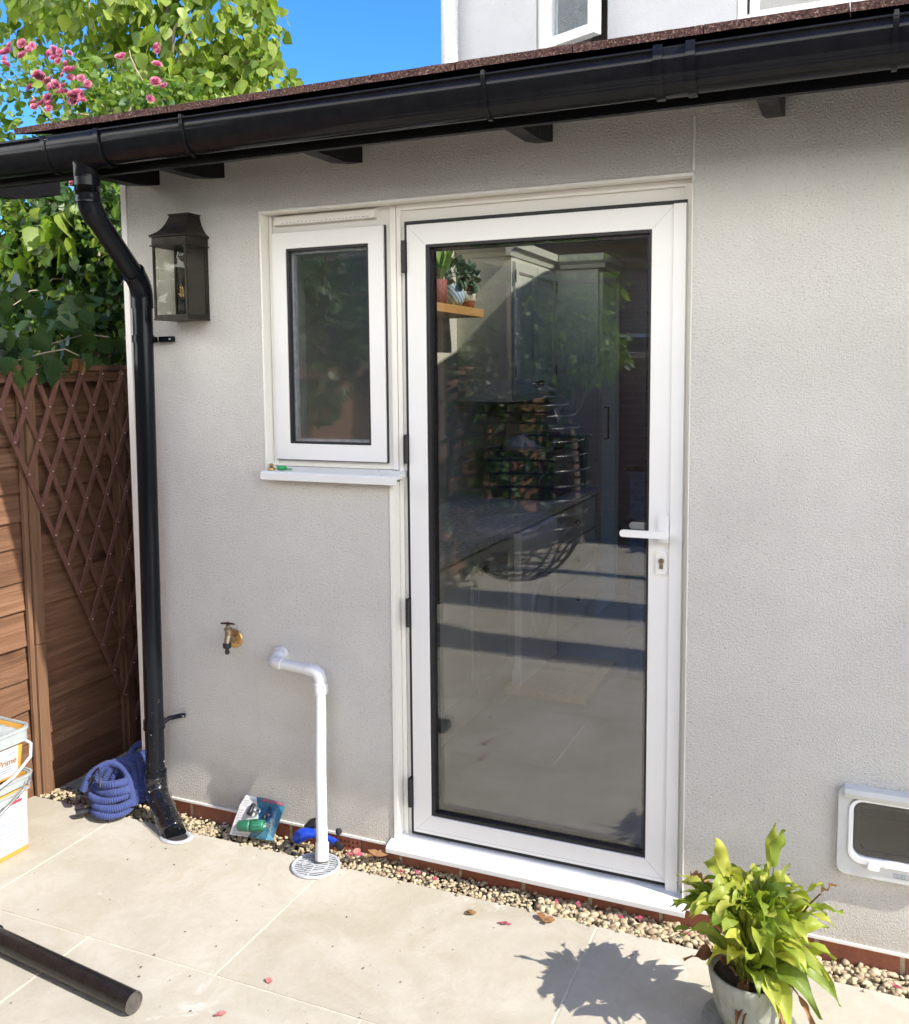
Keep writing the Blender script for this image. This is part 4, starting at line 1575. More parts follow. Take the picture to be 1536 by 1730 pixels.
# ---- ivy-like leaves hanging over the fence top
t3 = thing('fence_climber', 'dark lobed climber leaves and dry seed husks drooping over the fence top', 'climber', (-.45, .0, 1.6))
b = MB()
LOBE = [(0, .05), (.08, .42), (.22, .36), (.34, .50), (.5, .36), (.62, .40), (.8, .2), (1, 0)]
for (y, z, s) in ((-.155, 1.70, .085), (-.13, 1.675, .10), (-.09, 1.69, .08), (.0, 1.69, .11), (.03, 1.70, .10), (.06, 1.68, .08), (-.02, 1.665, .075), (.13, 1.70, .07), (-.2, 1.70, .07), (.2, 1.72, .08)):
    leaf(b, (-.365 + rng.uniform(-.01, .03), y, z), (.15, rng.uniform(-.3, .3), -1), (-.1, 1, rng.uniform(-.3, .3)), s, LOBE, .25, .35)
b2 = MB()
crown(b2, [((-.55, .1, 1.84), (.13, .35, .12), 1), ((-.62, -.25, 1.80), (.12, .25, .1), .6)], 260, .075, LOBE, .5, cr, .5, 4, 1.0, notHouse, .06)
b.add(b2.v, b2.f, 0, True)
build(b, 'leaves', 'dark_leaf', t3)
b = MB()
for k in range(12):
    leaf(b, (-.352, .145 + rng.uniform(-.03, .04), 1.70 - rng.uniform(0, .04)), (rng.uniform(-.2, .2), rng.uniform(-.3, .3), -1), (0, 1, rng.uniform(-.4, .4)), rng.uniform(.03, .06), LANCE, .5, .6, 0, 1.6)
build(b, 'dry_husks', 'dead_leaf', t3)
b = MB()
b.tube([(-.45, -.05, 1.69), (-.42, .05, 1.72), (-.38, .12, 1.735), (-.36, .17, 1.71)], .003, 6)
b.tube([(-.5, .0, 1.70), (-.44, .12, 1.76), (-.40, .25, 1.80), (-.38, .36, 1.79)], .003, 6)
build(b, 'stems', 'twig_pale', t3)

t3.location.x -= .05
# ---- darker shrubs and trees further back
t4 = thing('background_shrub', 'dark dense shrub filling the gap below the eaves beyond the fence', 'shrub', (-1.6, 2.2, 0))
b = MB()
db = [((-1.1, 1.5, 2.0), (.45, .4, .45), 1.5), ((-1.7, 1.6, 1.9), (.5, .4, .4), 1.4), ((-2.4, 1.8, 2.3), (.6, .4, .6), 1.4), ((-1.6, 1.9, 2.6), (.5, .4, .35), 1.1), ((-.8, 1.6, 2.3), (.3, .5, .4), .8), ((-2.6, 2.2, 3.0), (.5, .4, .4), .6)]
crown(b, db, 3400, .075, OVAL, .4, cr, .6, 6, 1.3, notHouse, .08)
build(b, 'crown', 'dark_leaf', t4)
b = MB()
for k in range(4):
    b.tube([(-1.6 + k * .2, 2.2, -.1), (-1.5 + k * .15, 2.0, 1.0), db[k][0]], [.04, .03, .012], 8)
branchy(b, (-1.5, 2.0, 1.2), [q[0] for q in db], .014, cr)
build(b, 'trunk', 'bark', t4)
t5 = thing('far_tree', 'yellow-green tree further back showing through gaps in the rose bush', 'tree', (-4.6, 5.6, 0))
b = MB()
fb = [((-4.6, 5.6, 3.6), (1.5, 1.0, 1.1), 2), ((-3.4, 5.2, 2.9), (1.1, .8, .8), 1.5), ((-5.6, 5.4, 2.4), (1.2, .8, 1.0), 1.2), ((-3.9, 5.2, 2.0), (1.1, .8, .7), 1.2)]
crown(b, fb, 3000, .14, OVAL, .35, cr, .6, 6, 1.3, notHouse, .16)
build(b, 'crown', 'heart_leaf', t5)
b = MB()
b.tube([(-4.6, 5.6, -.1), (-4.5, 5.6, 1.6), (-4.5, 5.5, 3.0)], [.14, .11, .06], 12)
branchy(b, (-4.5, 5.6, 1.8), [q[0] for q in fb], .04, cr)
build(b, 'trunk', 'bark', t5)
t6 = thing('copper_shrub', 'copper-leaved shrub behind the wall corner beside the downpipe bend', 'shrub', (-.55, 1.9, 0))
b = MB()
crown(b, [((-.62, 1.5, 2.45), (.18, .35, .35), 1), ((-.6, 1.6, 2.0), (.18, .3, .3), .6)], 420, .06, OVAL, .3, cr, .6, 5, 1.2, notHouse, .06)
leaf_mat('copper_leaf', [(.10, .025, .02), (.18, .05, .03), (.24, .09, .05)], .25)
build(b, 'crown', 'copper_leaf', t6)
b = MB()
b.tube([(-.6, 1.7, -.1), (-.6, 1.6, 1.6), (-.62, 1.5, 2.5)], [.03, .02, .008], 8)
build(b, 'trunk', 'bark', t6)

# ================================================================== GRAVEL
icov, icof = [], []
import bmesh
bmx = bmesh.new()
bmesh.ops.create_icosphere(bmx, subdivisions=2, radius=1)
bmx.verts.ensure_lookup_table()
icov = [v.co.copy() for v in bmx.verts]
icof = [tuple(v.index for v in f.verts) for f in bmx.faces]
bmx.free()
b = MB()
gr = random.Random(11)
def pebble_at(b, x, y, z, s, r=gr):
    ax = (s * r.uniform(.8, 1.35), s * r.uniform(.7, 1.0), s * r.uniform(.45, .75))
    rot = Matrix.Rotation(r.uniform(0, 6.28), 3, 'Z') @ Matrix.Rotation(r.uniform(-.5, .5), 3, 'X')
    ph = Vector((r.uniform(0, 99), 0, 0))
    vs = []
    for q in icov:
        k = 1 + noise.noise(q * 1.3 + ph) * .45
        vs.append(rot @ Vector((q.x * ax[0] * k, q.y * ax[1] * k, q.z * ax[2] * k)) + Vector((x, y, z)))
    b.add(vs, icof, 0, True)
x = -.36
for layer in range(2):
    for _ in range(2500 if layer == 0 else 2100):
        x = gr.uniform(-.43, 3.3)
        y = gr.uniform(-.136, .004)
        pebble_at(b, x, y, -.024 + layer * .010 - .014 * max(0, (y + .09) / .09) + gr.uniform(-.002, .004), gr.uniform(.0042, .0088) if x < 1.6 else gr.uniform(.0055, .0135))
for _ in range(34):
    pebble_at(b, gr.uniform(-.3, 2.8), -.142 - abs(gr.gauss(0, .008)), .004, gr.uniform(.003, .007))
g = build(b, 'gravel', 'pebble_stone')
stuff(g, 'cream and tan pebbles filling the strip between paving and brick plinth', 'gravel')

# fallen petals and dry leaves, each a thing
def petal(x, y, s, mat_, name, label, cat, z=.0015, n=3, grp='fallen petals and dry leaves on the ground'):
    bb = MB()
    for k in range(n):
        a = rng.uniform(0, 6.28)
        leaf(bb, (x, y, z + k * .001), (math.cos(a), math.sin(a), rng.uniform(.15, .5)), (-math.sin(a), math.cos(a), .2), s * rng.uniform(.7, 1.1), [(0, .12), (.4, .42), (.8, .34), (1, .1)], .3, .5)
    tag(build(bb, name, mat_, None, shift=(x, y, z)), label, cat, grp)
petal(1.060, -.737, .016, 'petal_fallen', 'fallen_petal', 'single dark red petal on the middle of the paving slab', 'petal')
petal(1.019, -.893, .018, 'petal_fallen', 'fallen_petal', 'faded salmon petal nearest the bottom edge of the photo', 'petal')
petal(1.545, -.240, .012, 'petal_fallen', 'fallen_petal', 'small pink petal on the paving below the door sill', 'petal')
petal(1.562, -.238, .016, 'petal_fallen', 'fallen_petal', 'larger pink petal on the paving below the door sill', 'petal', n=4)
petal(1.450, -.232, .022, 'dead_leaf', 'dry_leaf', 'grey-brown curled dry leaf left of the pink petals', 'dry leaf', n=4)
petal(1.658, -.178, .030, 'dead_leaf', 'dry_leaf', 'tan curled dry leaf beside the plant shadow', 'dry leaf', n=5)
petal(.962, -.078, .030, 'petal_fallen', 'fallen_petal', 'bright coral petals on the gravel beside the air brick', 'petal', .012, 6)
petal(1.03, -.06, .045, 'dead_leaf', 'dry_leaf', 'pale pinkish dry leaf leaning on the brick plinth', 'dry leaf', .015, 3)
for (x, y, lab) in ((1.145, -.108, 'red petals on the gravel under the left end of the door sill'), (1.20, -.095, 'orange petals on the gravel just right of the left sill end'),
                    (1.27, -.112, 'small orange petal on the gravel under the sill'), (1.665, -.085, 'crimson petals on the gravel below the sill middle'),
                    (1.73, -.075, 'deep pink petals on the gravel, right of the crimson ones'), (1.86, -.085, 'purplish petals on the gravel near the dark tuft'),
                    (1.92, -.075, 'crimson curl of petal on the gravel near the plant shadow'), (2.055, -.095, 'red petals on the gravel beside the potted plant'),
                    (2.60, -.12, 'dark red petal on the pebbles under the pet flap')):
    petal(x, y, .014, 'petal_fallen', 'fallen_petal', lab, 'petal', .009, 4)
# tiny debris specks lying on the paving: uncountable crumbs
b = MB()
for _ in range(90):
    x, y = gr.uniform(-.3, 2.4), -.16 - abs(gr.uniform(0, 1.0))
    s = gr.uniform(.0012, .0035)
    a = gr.uniform(0, 6.28)
    leaf(b, (x, y, .0016), (math.cos(a), math.sin(a), .2), (-math.sin(a), math.cos(a), 0), s * 2.5, LANCE, .3, .4, 0, 2)
stuff(build(b, 'debris', 'soil'), 'scattered dark crumbs of dirt and leaf on the paving', 'debris')

# ================================================================== POTTED PLANT
pot = thing('potted_plant', 'peace lily with yellowing leaves in a grey-green glazed pot on the patio', 'potted plant', (2.268, -.43, 0))
pc_ = Vector((2.268, -.43, 0))
b = MB()
b.lathe([(0, .014), (.060, .014), (.066, .018), (.084, .070), (.090, .085), (.087, .092), (.094, .115), (.101, .150), (.103, .166), (.101, .170), (.095, .168), (.092, .150), (.088, .140)], pc_, 56)
build(b, 'pot', 'pot_glaze', pot)
b = MB()
b.lathe([(0, .003), (.085, .003), (.110, .014), (.116, .024), (.113, .025), (.104, .014), (.08, .008), (0, .008)], pc_, 48)
build(b, 'saucer', 'pot_glaze', pot)
b = MB()
b.lathe([(0, .150), (.05, .149), (.0905, .144)], pc_, 32)
build(b, 'soil', 'soil', pot)
pr = random.Random(21)
LILY = [(0, .02), (.08, .065), (.22, .125), (.40, .152), (.60, .130), (.8, .066), (.92, .022), (1.0, .0)]
def lily(bl, bs, base, tip, L, up_=.6, width=1.0, tw=0.0, wave=.02, side=None):
    """petiole rising from the soil, arching blade ending at the given tip"""
    base, tip = Vector(base), Vector(tip)
    d = tip - base
    n = 12
    ctrl = base.lerp(tip, .45) + Vector((0, 0, up_ * d.length))
    P = lambda t: base * (1 - t) ** 2 + ctrl * 2 * t * (1 - t) + tip * t * t
    tot = sum((P((i + 1) / 40) - P(i / 40)).length for i in range(40))
    t0 = max(.08, 1 - L / tot)
    bs.tube([P(t0 * i / 6) for i in range(7)], [.0028 - .0009 * i / 6 for i in range(7)], 6)
    vs, fs = [], []
    ph = pr.uniform(0, 6)
    h = Vector((d.x, d.y, 0))
    sd0 = Vector((-h.y, h.x, 0)).normalized() if h.length > .01 else Vector((1, 0, 0))
    if side is not None:
        sd0 = Vector(side)
    for i in range(n + 1):
        u = i / n
        t = t0 + (1 - t0) * u
        w_ = 0
        for k in range(len(LILY) - 1):
            if LILY[k][0] <= u <= LILY[k + 1][0]:
                f = (u - LILY[k][0]) / (LILY[k + 1][0] - LILY[k][0])
                w_ = LILY[k][1] * (1 - f) + LILY[k + 1][1] * f
        c = P(t)
        tg = (P(min(1, t + .02)) - P(t - .02)).normalized()
        sd = Matrix.Rotation(tw + .25 * math.sin(u * 3 + ph), 3, tg) @ sd0
        sd = (sd - tg * sd.dot(tg)).normalized()
        nn = tg.cross(sd)
        if nn.z < 0:
            nn = -nn
        ww = w_ * L * width
        for q in (-1, -.5, 0, .5, 1):
            wv = math.sin(u * 13 + ph + q) * wave * L * abs(q)
            vs.append(c + sd * ww * q + nn * (abs(q) ** 1.3 * ww * .38 + wv))
    for i in range(n):
        for q in range(4):
            o = i * 5 + q
            fs.append((o, o + 1, o + 6, o + 5))
    bl.add(vs, fs, 0, True)
bl, bs, bd = MB(), MB(), MB()
X, Y = pc_.x, pc_.y
named = [  # tip position, blade length, arch, width
    ((2.180, -.46, .500), .19, .40, 1.0), ((2.338, -.44, .540), .17, .35, 1.25), ((2.315, -.40, .535), .17, .30, 1.0),
    ((2.225, -.46, .420), .15, .25, 1.3), ((2.350, -.43, .455), .15, .25, 1.3), ((2.262, -.50, .420), .14, .4, 1.1),
    ((2.150, -.43, .360), .17, .45, 1.2), ((2.470, -.44, .365), .21, .45, 1.0), ((2.425, -.37, .385), .17, .4, .9),
    ((2.085, -.46, .235), .19, .6, 1.1), ((2.110, -.50, .255), .16, .6, 1.1), ((2.120, -.40, .290), .13, .6, 1.0), ((2.140, -.33, .300), .13, .6, 1.0),
    ((2.455, -.40, .215), .20, .75, 1.1), ((2.470, -.47, .150), .21, .9, 1.1), ((2.430, -.52, .140), .24, .9, 1.0), ((2.375, -.56, .085), .22, .95, 1.0),
    ((2.345, -.56, .130), .19, .85, 1.1), ((2.300, -.57, .190), .16, .75, 1.1), ((2.225, -.56, .245), .13, .7, 1.2), ((2.180, -.55, .225), .15, .7, 1.1),
    ((2.440, -.34, .260), .17, .6, 1.0), ((2.400, -.30, .290), .16, .5, 1.0), ((2.30, -.27, .320), .15, .5, 1.0), ((2.20, -.28, .310), .15, .5, 1.0),
    ((2.445, -.50, .225), .19, .7, 1.0), ((2.40, -.52, .255), .18, .6, 1.0), ((2.335, -.55, .250), .18, .6, 1.1), ((2.270, -.57, .270), .16, .5, 1.0),
    ((2.365, -.50, .320), .16, .4, 1.0), ((2.300, -.51, .335), .15, .35, 1.0), ((2.20, -.50, .310), .14, .4, 1.1), ((2.39, -.42, .335), .16, .35, 1.0)]
for i, (tip, L, u_, wd) in enumerate(named):
    a = math.atan2(tip[1] - Y, tip[0] - X)
    base = (X + .025 * math.cos(a) + pr.uniform(-.012, .012), Y + .025 * math.sin(a) + pr.uniform(-.012, .012), .148)
    if i < 6:
        lily(bl, bs, base, tip, L * .95, u_, wd * .62, pr.uniform(-.6, .6), .03, (.90, .42, .1))
    else:
        lily(bl, bs, base, tip, L, u_, wd * .85, pr.uniform(-.9, .9), .045)
for i in range(150):
    a = pr.uniform(0, 6.283)
    rr_ = pr.uniform(.05, .20)
    front = max(0.0, math.cos(a + 2.0))
    zt = .43 - rr_ * pr.uniform(.4, 1.25 - .75 * front)
    base = (X + pr.uniform(-.03, .03), Y + pr.uniform(-.03, .03), .148)
    lily(bl, bs, base, (X + rr_ * math.cos(a), Y + rr_ * math.sin(a), zt), pr.uniform(.11, .18), pr.uniform(.3, .8), pr.uniform(.75, 1.05), pr.uniform(-.9, .9), .03)
build(bl, 'leaves', 'lily_leaf', pot)
build(bs, 'stalks', 'lily_leaf', pot)
for (tip, L, u_, wd) in (((2.120, -.44, .385), .10, .5, .8), ((2.118, -.50, .19), .13, .5, .9), ((2.245, -.535, .075), .10, .7, 1.0), ((2.262, -.54, .055), .09, .8, .6), ((2.43, -.53, .09), .08, .8, .6), ((2.455, -.43, .425), .07, .3, .7), ((2.135, -.43, .30), .12, .5, .9), ((2.36, -.55, .055), .07, 1.0, .8)):
    base = (X + (tip[0] - X) * .2, Y + (tip[1] - Y) * .2, .148)
    lily(bd, bd, base, tip, L, u_, wd, pr.uniform(-1, 1), .09)
build(bd, 'dead_leaves', 'dead_leaf', pot)

# ================================================================== BLUE EXPANDING HOSE
hose = thing('garden_hose', 'blue fabric expandable hose coiled in a heap behind the downpipe', 'hose', (-.06, -.13, 0))
b = MB()
def ribbed(b, pts, r0, closed=False):
    # resample densely and ripple the radius like gathered fabric
    fine = []
    P_ = [Vector(p) for p in pts]
    n = len(P_)
    rngk = n if closed else n - 1
    for i in range(rngk):
        a, c = P_[i], P_[(i + 1) % n]
        p_, q_ = P_[(i - 1) % n] if (closed or i) else a, P_[(i + 2) % n] if (closed or i < n - 2) else c
        m_ = max(2, int((c - a).length / .0017))
        for k in range(m_):
            t = k / m_
            v = .5 * ((2 * a) + (c - p_) * t + (2 * p_ - 5 * a + 4 * c - q_) * t * t + (3 * a - p_ - 3 * c + q_) * t ** 3)
            fine.append(v)
    rad = [r0 * (1 + (.13 if i % 4 < 2 else -.10) + .10 * noise.noise(fine[i] * 60)) for i in range(len(fine))]
    b.tube(fine, rad, 10, cap=not closed, closed=closed)
hr = random.Random(5)
for k in range(5):       # stacked loops at the front
    z = .020 + k * .0235
    cx_, cy_ = -.052 + hr.uniform(-.008, .008), -.135 + k * .009
    rx, ry = .088 - k * .004 + hr.uniform(-.006, .006), .068 + hr.uniform(-.005, .004)
    pts = [(cx_ + rx * math.cos(a) + .010 * math.sin(2 * a + k), cy_ + ry * math.sin(a) - rx * .35 * math.cos(a), z + .012 * math.cos(a + .5) + .004 * math.sin(3 * a + k)) for a in [i * math.pi / 8 for i in range(16)]]
    ribbed(b, pts, .0135, True)
for k in range(5):       # arches over the top, falling away behind
    o_ = k * .024
    pts = [(-.140 + o_ * .8, -.175 + o_ * 1.1, .085), (-.125 + o_, -.150 + o_ * 1.2, .140 + o_ * .25), (-.08 + o_, -.10 + o_, .170 + o_ * .2), (-.02 + o_ * .6, -.085 + o_, .150 + o_ * .2), (.035 + o_ * .3, -.115 + o_ * .9, .095), (.055 + o_ * .2, -.130 + o_ * .8, .040)]
    ribbed(b, pts, .0125)
ribbed(b, [(-.09, .0, .12), (-.075, .01, .17), (-.04, .02, .205), (.00, .02, .205), (.035, .00, .18), (.05, -.01, .12)], .012)
ribbed(b, [(-.11, -.03, .05), (-.09, .0, .13), (-.05, .03, .16), (.01, .03, .15), (.06, .0, .06)], .012)
build(b, 'coil', 'hose_fabric', hose)
b = MB()
b.tube([(-.128, -.225, .020), (-.108, -.205, .022)], [.0155, .016], 18)
b.tube([(-.108, -.205, .022), (-.090, -.190, .026)], [.012, .012], 16)
b.tube([(-.1282, -.2252, .020), (-.1285, -.2255, .020)], .009, 14)
build(b, 'connector', 'plastic_black', hose)
b = MB()
b.tube([(-.105, -.155, .150), (-.085, -.150, .172), (-.07, -.16, .160), (-.055, -.175, .135), (-.045, -.185, .118)], .0038, 8)
b.tube([(-.12, -.165, .125), (-.10, -.165, .14), (-.085, -.168, .13)], .0038, 8)
build(b, 'tie_cord', 'plastic_black', hose)

# ================================================================== PACKET OF CONNECTORS
pk = thing('connector_packet', 'white and teal blister card of hose connectors propped against the plinth', 'packet', (.575, -.10, 0))
fm = Matrix.Translation((.490, -.118, .012)) @ Matrix.Rotation(R(6), 4, 'Z') @ Matrix.Rotation(R(-32), 4, 'X')
def pbox(b, u0, u1, v0, v1, w0, w1, mi=0):
    b.box(u0, u1, w0, w1, v0, v1, mi, fm)
b = MB()
b.v = []
crd = [(0, 0), (.158, .0), (.176, .115), (.170, .128), (.085, .134), (.018, .134), (.006, .10)]
b.prism(crd, .002, .004, 'y')
b.v = [tuple(fm @ Vector(q)) for q in b.v]
card = build(b, 'card', 'card_teal', pk)
b = MB()
b.prism([(-.010, -.002), (.062, .0), (.088, .060), (.060, .134), (.020, .135), (.004, .10)], -.0005, .0015, 'y')
b.v = [tuple(fm @ Vector(q)) for q in b.v]
build(b, 'white_panel', 'card_white', card)
b = MB()
b.prism([(.080, .122), (.170, .116), (.1695, .127), (.085, .1325)], .0002, .0018, 'y')
b.v = [tuple(fm @ Vector(q)) for q in b.v]
build(b, 'pink_stripe', 'card_pink', card)
b = MB()
b.prism([(.132, -.001), (.158, .0), (.164, .04), (.140, .052)], .0002, .0018, 'y')
b.v = [tuple(fm @ Vector(q)) for q in b.v]
build(b, 'sky_patch', 'card_sky', card)
b = MB()
for i in range(9):
    v = .014 + i * .0085
    pbox(b, .004, .010 + rng.uniform(.006, .022), v, v + .0022, -.0009, -.0004)
for i in range(4):
    pbox(b, .016, .016 + rng.uniform(.014, .026), .098 + i * .006, .0995 + i * .006, -.0009, -.0004)
build(b, 'small_print', 'ink_grey', card)
def pl(p):
    return fm @ Vector(p)
b = MB()   # green double-ended connector
ax0, ax1 = pl((.028, -.020, .030)), pl((.128, -.022, .044))
dd = (ax1 - ax0)
b.lathe([(0, 0), (.016, 0), (.019, .004), (.0205, .040), (.0215, .046), (.018, .047), (.018, .053), (.0215, .054), (.0205, .062), (.019, .096), (.016, .100), (.012, .100), (.012, .09), (0, .09)], ax0, 26, 0, dd)
for k in range(12):
    a = k * math.pi / 6
    u = dd.normalized().orthogonal().normalized()
    v2 = dd.normalized().cross(u)
    o1 = (u * math.cos(a) + v2 * math.sin(a)) * .0212
    b.tube([ax0 + dd.normalized() * .058 + o1, ax0 + dd.normalized() * .088 + o1 * .95], .0013, 5)
build(b, 'green_connector', 'plastic_green', pk)
b = MB()
b.lathe([(0, 0), (.009, 0), (.010, .014), (.008, .016), (.0085, .040), (0, .042)], pl((.052, -.012, .070)), 16, 0, pl((.066, -.012, .120)) - pl((.052, -.012, .070)))
b.lathe([(0, 0), (.012, 0), (.012, .012), (.006, .016), (.006, .032), (0, .034)], pl((.128, -.012, .072)), 16, 0, pl((.130, -.012, .12)) - pl((.128, -.012, .072)))
b.lathe([(0, 0), (.013, 0), (.013, .010), (0, .011)], pl((.112, -.010, .070)), 16, 0, pl((.15, -.011, .074)) - pl((.112, -.010, .070)))
build(b, 'black_connector', 'plastic_black', pk)
b = MB()
rc = pl((.083, -.010, .086))
b.lathe([(.0085, 0), (.0115, 0), (.0115, .006), (.0085, .006), (.0085, 0)], rc, 18, 0, pl((.083, -.02, .090)) - rc)
build(b, 'pipe_ring', 'wire_steel', pk)
b = MB()
nx_, nz_ = 16, 12
vs = []
for i in range(nx_ + 1):
    for k in range(nz_ + 1):
        u, v = .002 + .160 * i / nx_, .002 + .122 * k / nz_
        bulge = math.sin(math.pi * i / nx_) ** .5 * math.sin(math.pi * min(1, k / nz_)) ** .5
        w_ = -.004 - .040 * bulge * (1 - .35 * k / nz_) + noise.noise(Vector((u * 45, v * 45, 1))) * .007 * bulge
        vs.append(pl((u, w_, v)))
b.add(vs, [(i * (nz_ + 1) + k, i * (nz_ + 1) + k + 1, (i + 1) * (nz_ + 1) + k + 1, (i + 1) * (nz_ + 1) + k) for i in range(nx_) for k in range(nz_)], 0, True)
o = build(b, 'clear_blister', 'film_clear', pk)
md = o.modifiers.new('thick', 'SOLIDIFY'); md.thickness = .0005

# ================================================================== BLUE SPRAY NOZZLE
sn = thing('spray_nozzle', 'blue and black hose spray gun lying on gravel behind the white pipe', 'spray gun', (.80, -.06, .02))
b = MB()
b.tube([(.722, -.070, .014), (.730, -.068, .022), (.748, -.064, .036), (.765, -.060, .043), (.79, -.055, .042)], [.015, .022, .023, .019, .016], 18)
b.tube([(.785, -.055, .042), (.82, -.052, .036), (.856, -.050, .030), (.876, -.056, .026)], [.0145, .012, .012, .0135], 18)
build(b, 'handle', 'plastic_blue', sn)
b = MB()
b.tube([(.874, -.056, .026), (.892, -.062, .022), (.905, -.066, .019)], [.0115, .012, .010], 16)
b.tube([(.750, -.045, .050), (.768, -.036, .066), (.785, -.034, .070)], [.012, .017, .014], 14)
for k in range(8):
    a = k * math.pi / 4
    c = Vector((.777, -.036, .068))
    o_ = Vector((math.cos(a), .2, math.sin(a))) * .0165
    b.tube([c + o_, c + o_ + Vector((.012, -.003, .006))], .0032, 6)
b.tube([(.876, -.040, .060), (.884, -.042, .064)], [.012, .010], 14)
build(b, 'nozzle_head', 'plastic_black', sn)

# ================================================================== STACKED TUBS
tb = thing('adhesive_tub', 'orange plastic tub with printed white label at the left edge', 'tub', (-.272, -.572, 0))
TR = Matrix.Translation((-.272, -.572, 0)) @ Matrix.Rotation(R(-3), 4, 'Z')
def rtub(b, w0, w1, z0, z1, r_, th=.003, closed=False):
    """square tapering tub with rounded corners, open at the top"""
    n = 7
    rings = []
    for (w_, z, off) in ((w0, z0, 0), (w1, z1, 0), (w1 - th * 2, z1, 0), (w0 - th * 2, z0 + th, 0)):
        rings.append([tuple(TR @ Vector((p[0], p[1], z))) for p in rounded(w_, w_, r_, n)])
    m_ = len(rings[0])
    vs = [q for g_ in rings for q in g_]
    fs = []
    for i in range(3):
        for k in range(m_):
            k2 = (k + 1) % m_
            fs.append((i * m_ + k, i * m_ + k2, (i + 1) * m_ + k2, (i + 1) * m_ + k))
    b.add(vs, fs, 0, True)
    b.add(rings[0], [tuple(range(m_ - 1, -1, -1))])
    b.add(rings[3], [tuple(range(m_))])
def rband(b, w_, z0, z1, r_, th=.006):
    o_ = rounded(w_, w_, r_, 7)
    i_ = rounded(w_ - th * 2, w_ - th * 2, max(.01, r_ - th), 7)
    s0 = len(b.v)
    ring_frame(b, o_, i_, z0, z1, 'z')
    b.v[s0:] = [tuple(TR @ Vector(q)) for q in b.v[s0:]]
b = MB()
rtub(b, .292, .304, .001, .262, .032)
build(b, 'body', 'tub_orange', tb)
b = MB()
rband(b, .322, .236, .266, .038, .010)
rband(b, .330, .262, .270, .040, .008)
rband(b, .316, .215, .222, .036, .006)
build(b, 'rim', 'tub_grey', tb)
b = MB()
mt = TR @ Matrix.Rotation(R(0), 4, 'Z')
def face_pt(z):     # x of the slanting +x face at a height
    return (.292 + (.304 - .292) * (z / .262)) / 2
def slab(b, y0, y1, z0, z1, off, th=.0008, mi=0):
    vs = []
    for (o_) in (off, off + th):
        for (yy, zz) in ((y0, z0), (y1, z0), (y1, z1), (y0, z1)):
            vs.append(TR @ Vector((face_pt(zz) + o_, yy, zz)))
    b.add(vs, [(0, 1, 2, 3), (7, 6, 5, 4), (0, 4, 5, 1), (1, 5, 6, 2), (2, 6, 7, 3), (3, 7, 4, 0)], mi)
slab(b, -.118, .128, .018, .212, .0003)
lab_ = build(b, 'label', 'label_white', tb)
b = MB()
for i in range(10):
    zz = .034 + i * .0145
    slab(b, -.112, .118, zz, zz + .0022, .0012)
    for yy in (.055, .092):
        slab(b, yy, yy + .004, zz + .006, zz + .0095, .0012)
    slab(b, .0, rng.uniform(.02, .045), zz + .005, zz + .008, .0012)
build(b, 'table_print', 'ink_grey', lab_)
b = MB()
slab(b, .050, .108, .183, .193, .0012)
build(b, 'red_print', 'ink_red', lab_)
b = MB()
slab(b, .058, .072, .194, .201, .0012)
slab(b, .086, .098, .196, .203, .0012)
slab(b, .012, .034, .184, .188, .0012)
build(b, 'dark_print', 'ink_dark', lab_)
b = MB()
hp_ = [TR @ Vector(q) for q in ((.162, .12, .250), (.176, .10, .230), (.186, .0, .190), (.186, -.10, .160), (.176, -.15, .150))]
b.tube(hp_, .0042, 8)
hp_ = [TR @ Vector(q) for q in ((.166, .14, .262), (.180, .12, .255), (.190, .02, .215), (.190, -.10, .186), (.176, -.16, .175))]
b.tube(hp_, .0026, 8)
build(b, 'wire_handle', 'wire_steel', tb)

t8 = thing('upper_tub', 'white tub stacked on the orange one with a crumpled grey bag inside', 'tub', (-.272, -.572, .26))
b = MB()
rtub(b, .272, .300, .2705, .430, .034)
build(b, 'body', 'tub_orange', t8)
def face2(z):
    return (.272 + (.300 - .272) * ((z - .2705) / .1595)) / 2
def slab2(b, y0, y1, z0, z1, off, th=.0008):
    vs = []
    for o_ in (off, off + th):
        for (yy, zz) in ((y0, z0), (y1, z0), (y1, z1), (y0, z1)):
            vs.append(TR @ Vector((face2(zz) + o_, yy, zz)))
    b.add(vs, [(0, 1, 2, 3), (7, 6, 5, 4), (0, 4, 5, 1), (1, 5, 6, 2), (2, 6, 7, 3), (3, 7, 4, 0)])
b = MB()
slab2(b, -.110, .108, .278, .380, .0003)
lb = build(b, 'label', 'label_white', t8)
text('Prime', .031, 'ink_brown', TR @ Matrix.Translation((face2(.335) + .0022, .028, .322)) @ Matrix.Rotation(R(90), 4, 'Z') @ Matrix.Rotation(R(90 + 5), 4, 'X'), lb)
b = MB()
for i in range(3):
    slab2(b, .01 + .01 * i, .085, .296 + i * .008, .2985 + i * .008, .0012)
slab2(b, .072, .096, .356, .359, .0012)
slab2(b, .078, .098, .348, .350, .0012)
build(b, 'small_print', 'ink_grey', lb)
b = MB()
rband(b, .316, .388, .434, .040, .008)
rband(b, .324, .426, .436, .042, .008)
build(b, 'rim', 'tub_grey', t8)
b = MB()
N_ = 22
vs = []
for i in range(N_ + 1):
    for k in range(N_ + 1):
        u, v = -.138 + .276 * i / N_, -.138 + .276 * k / N_
        e = min(1, (1 - abs(u) / .14) * 5, (1 - abs(v) / .14) * 5)
        z = .415 + noise.noise(Vector((u * 22, v * 22, 0))) * .020 + noise.noise(Vector((u * 60, v * 60, 4))) * .007 + .012 * max(0, e)
        vs.append(TR @ Vector((u, v, z)))
b.add(vs, [(i * (N_ + 1) + k, (i + 1) * (N_ + 1) + k, (i + 1) * (N_ + 1) + k + 1, i * (N_ + 1) + k + 1) for i in range(N_) for k in range(N_)], 0, True)
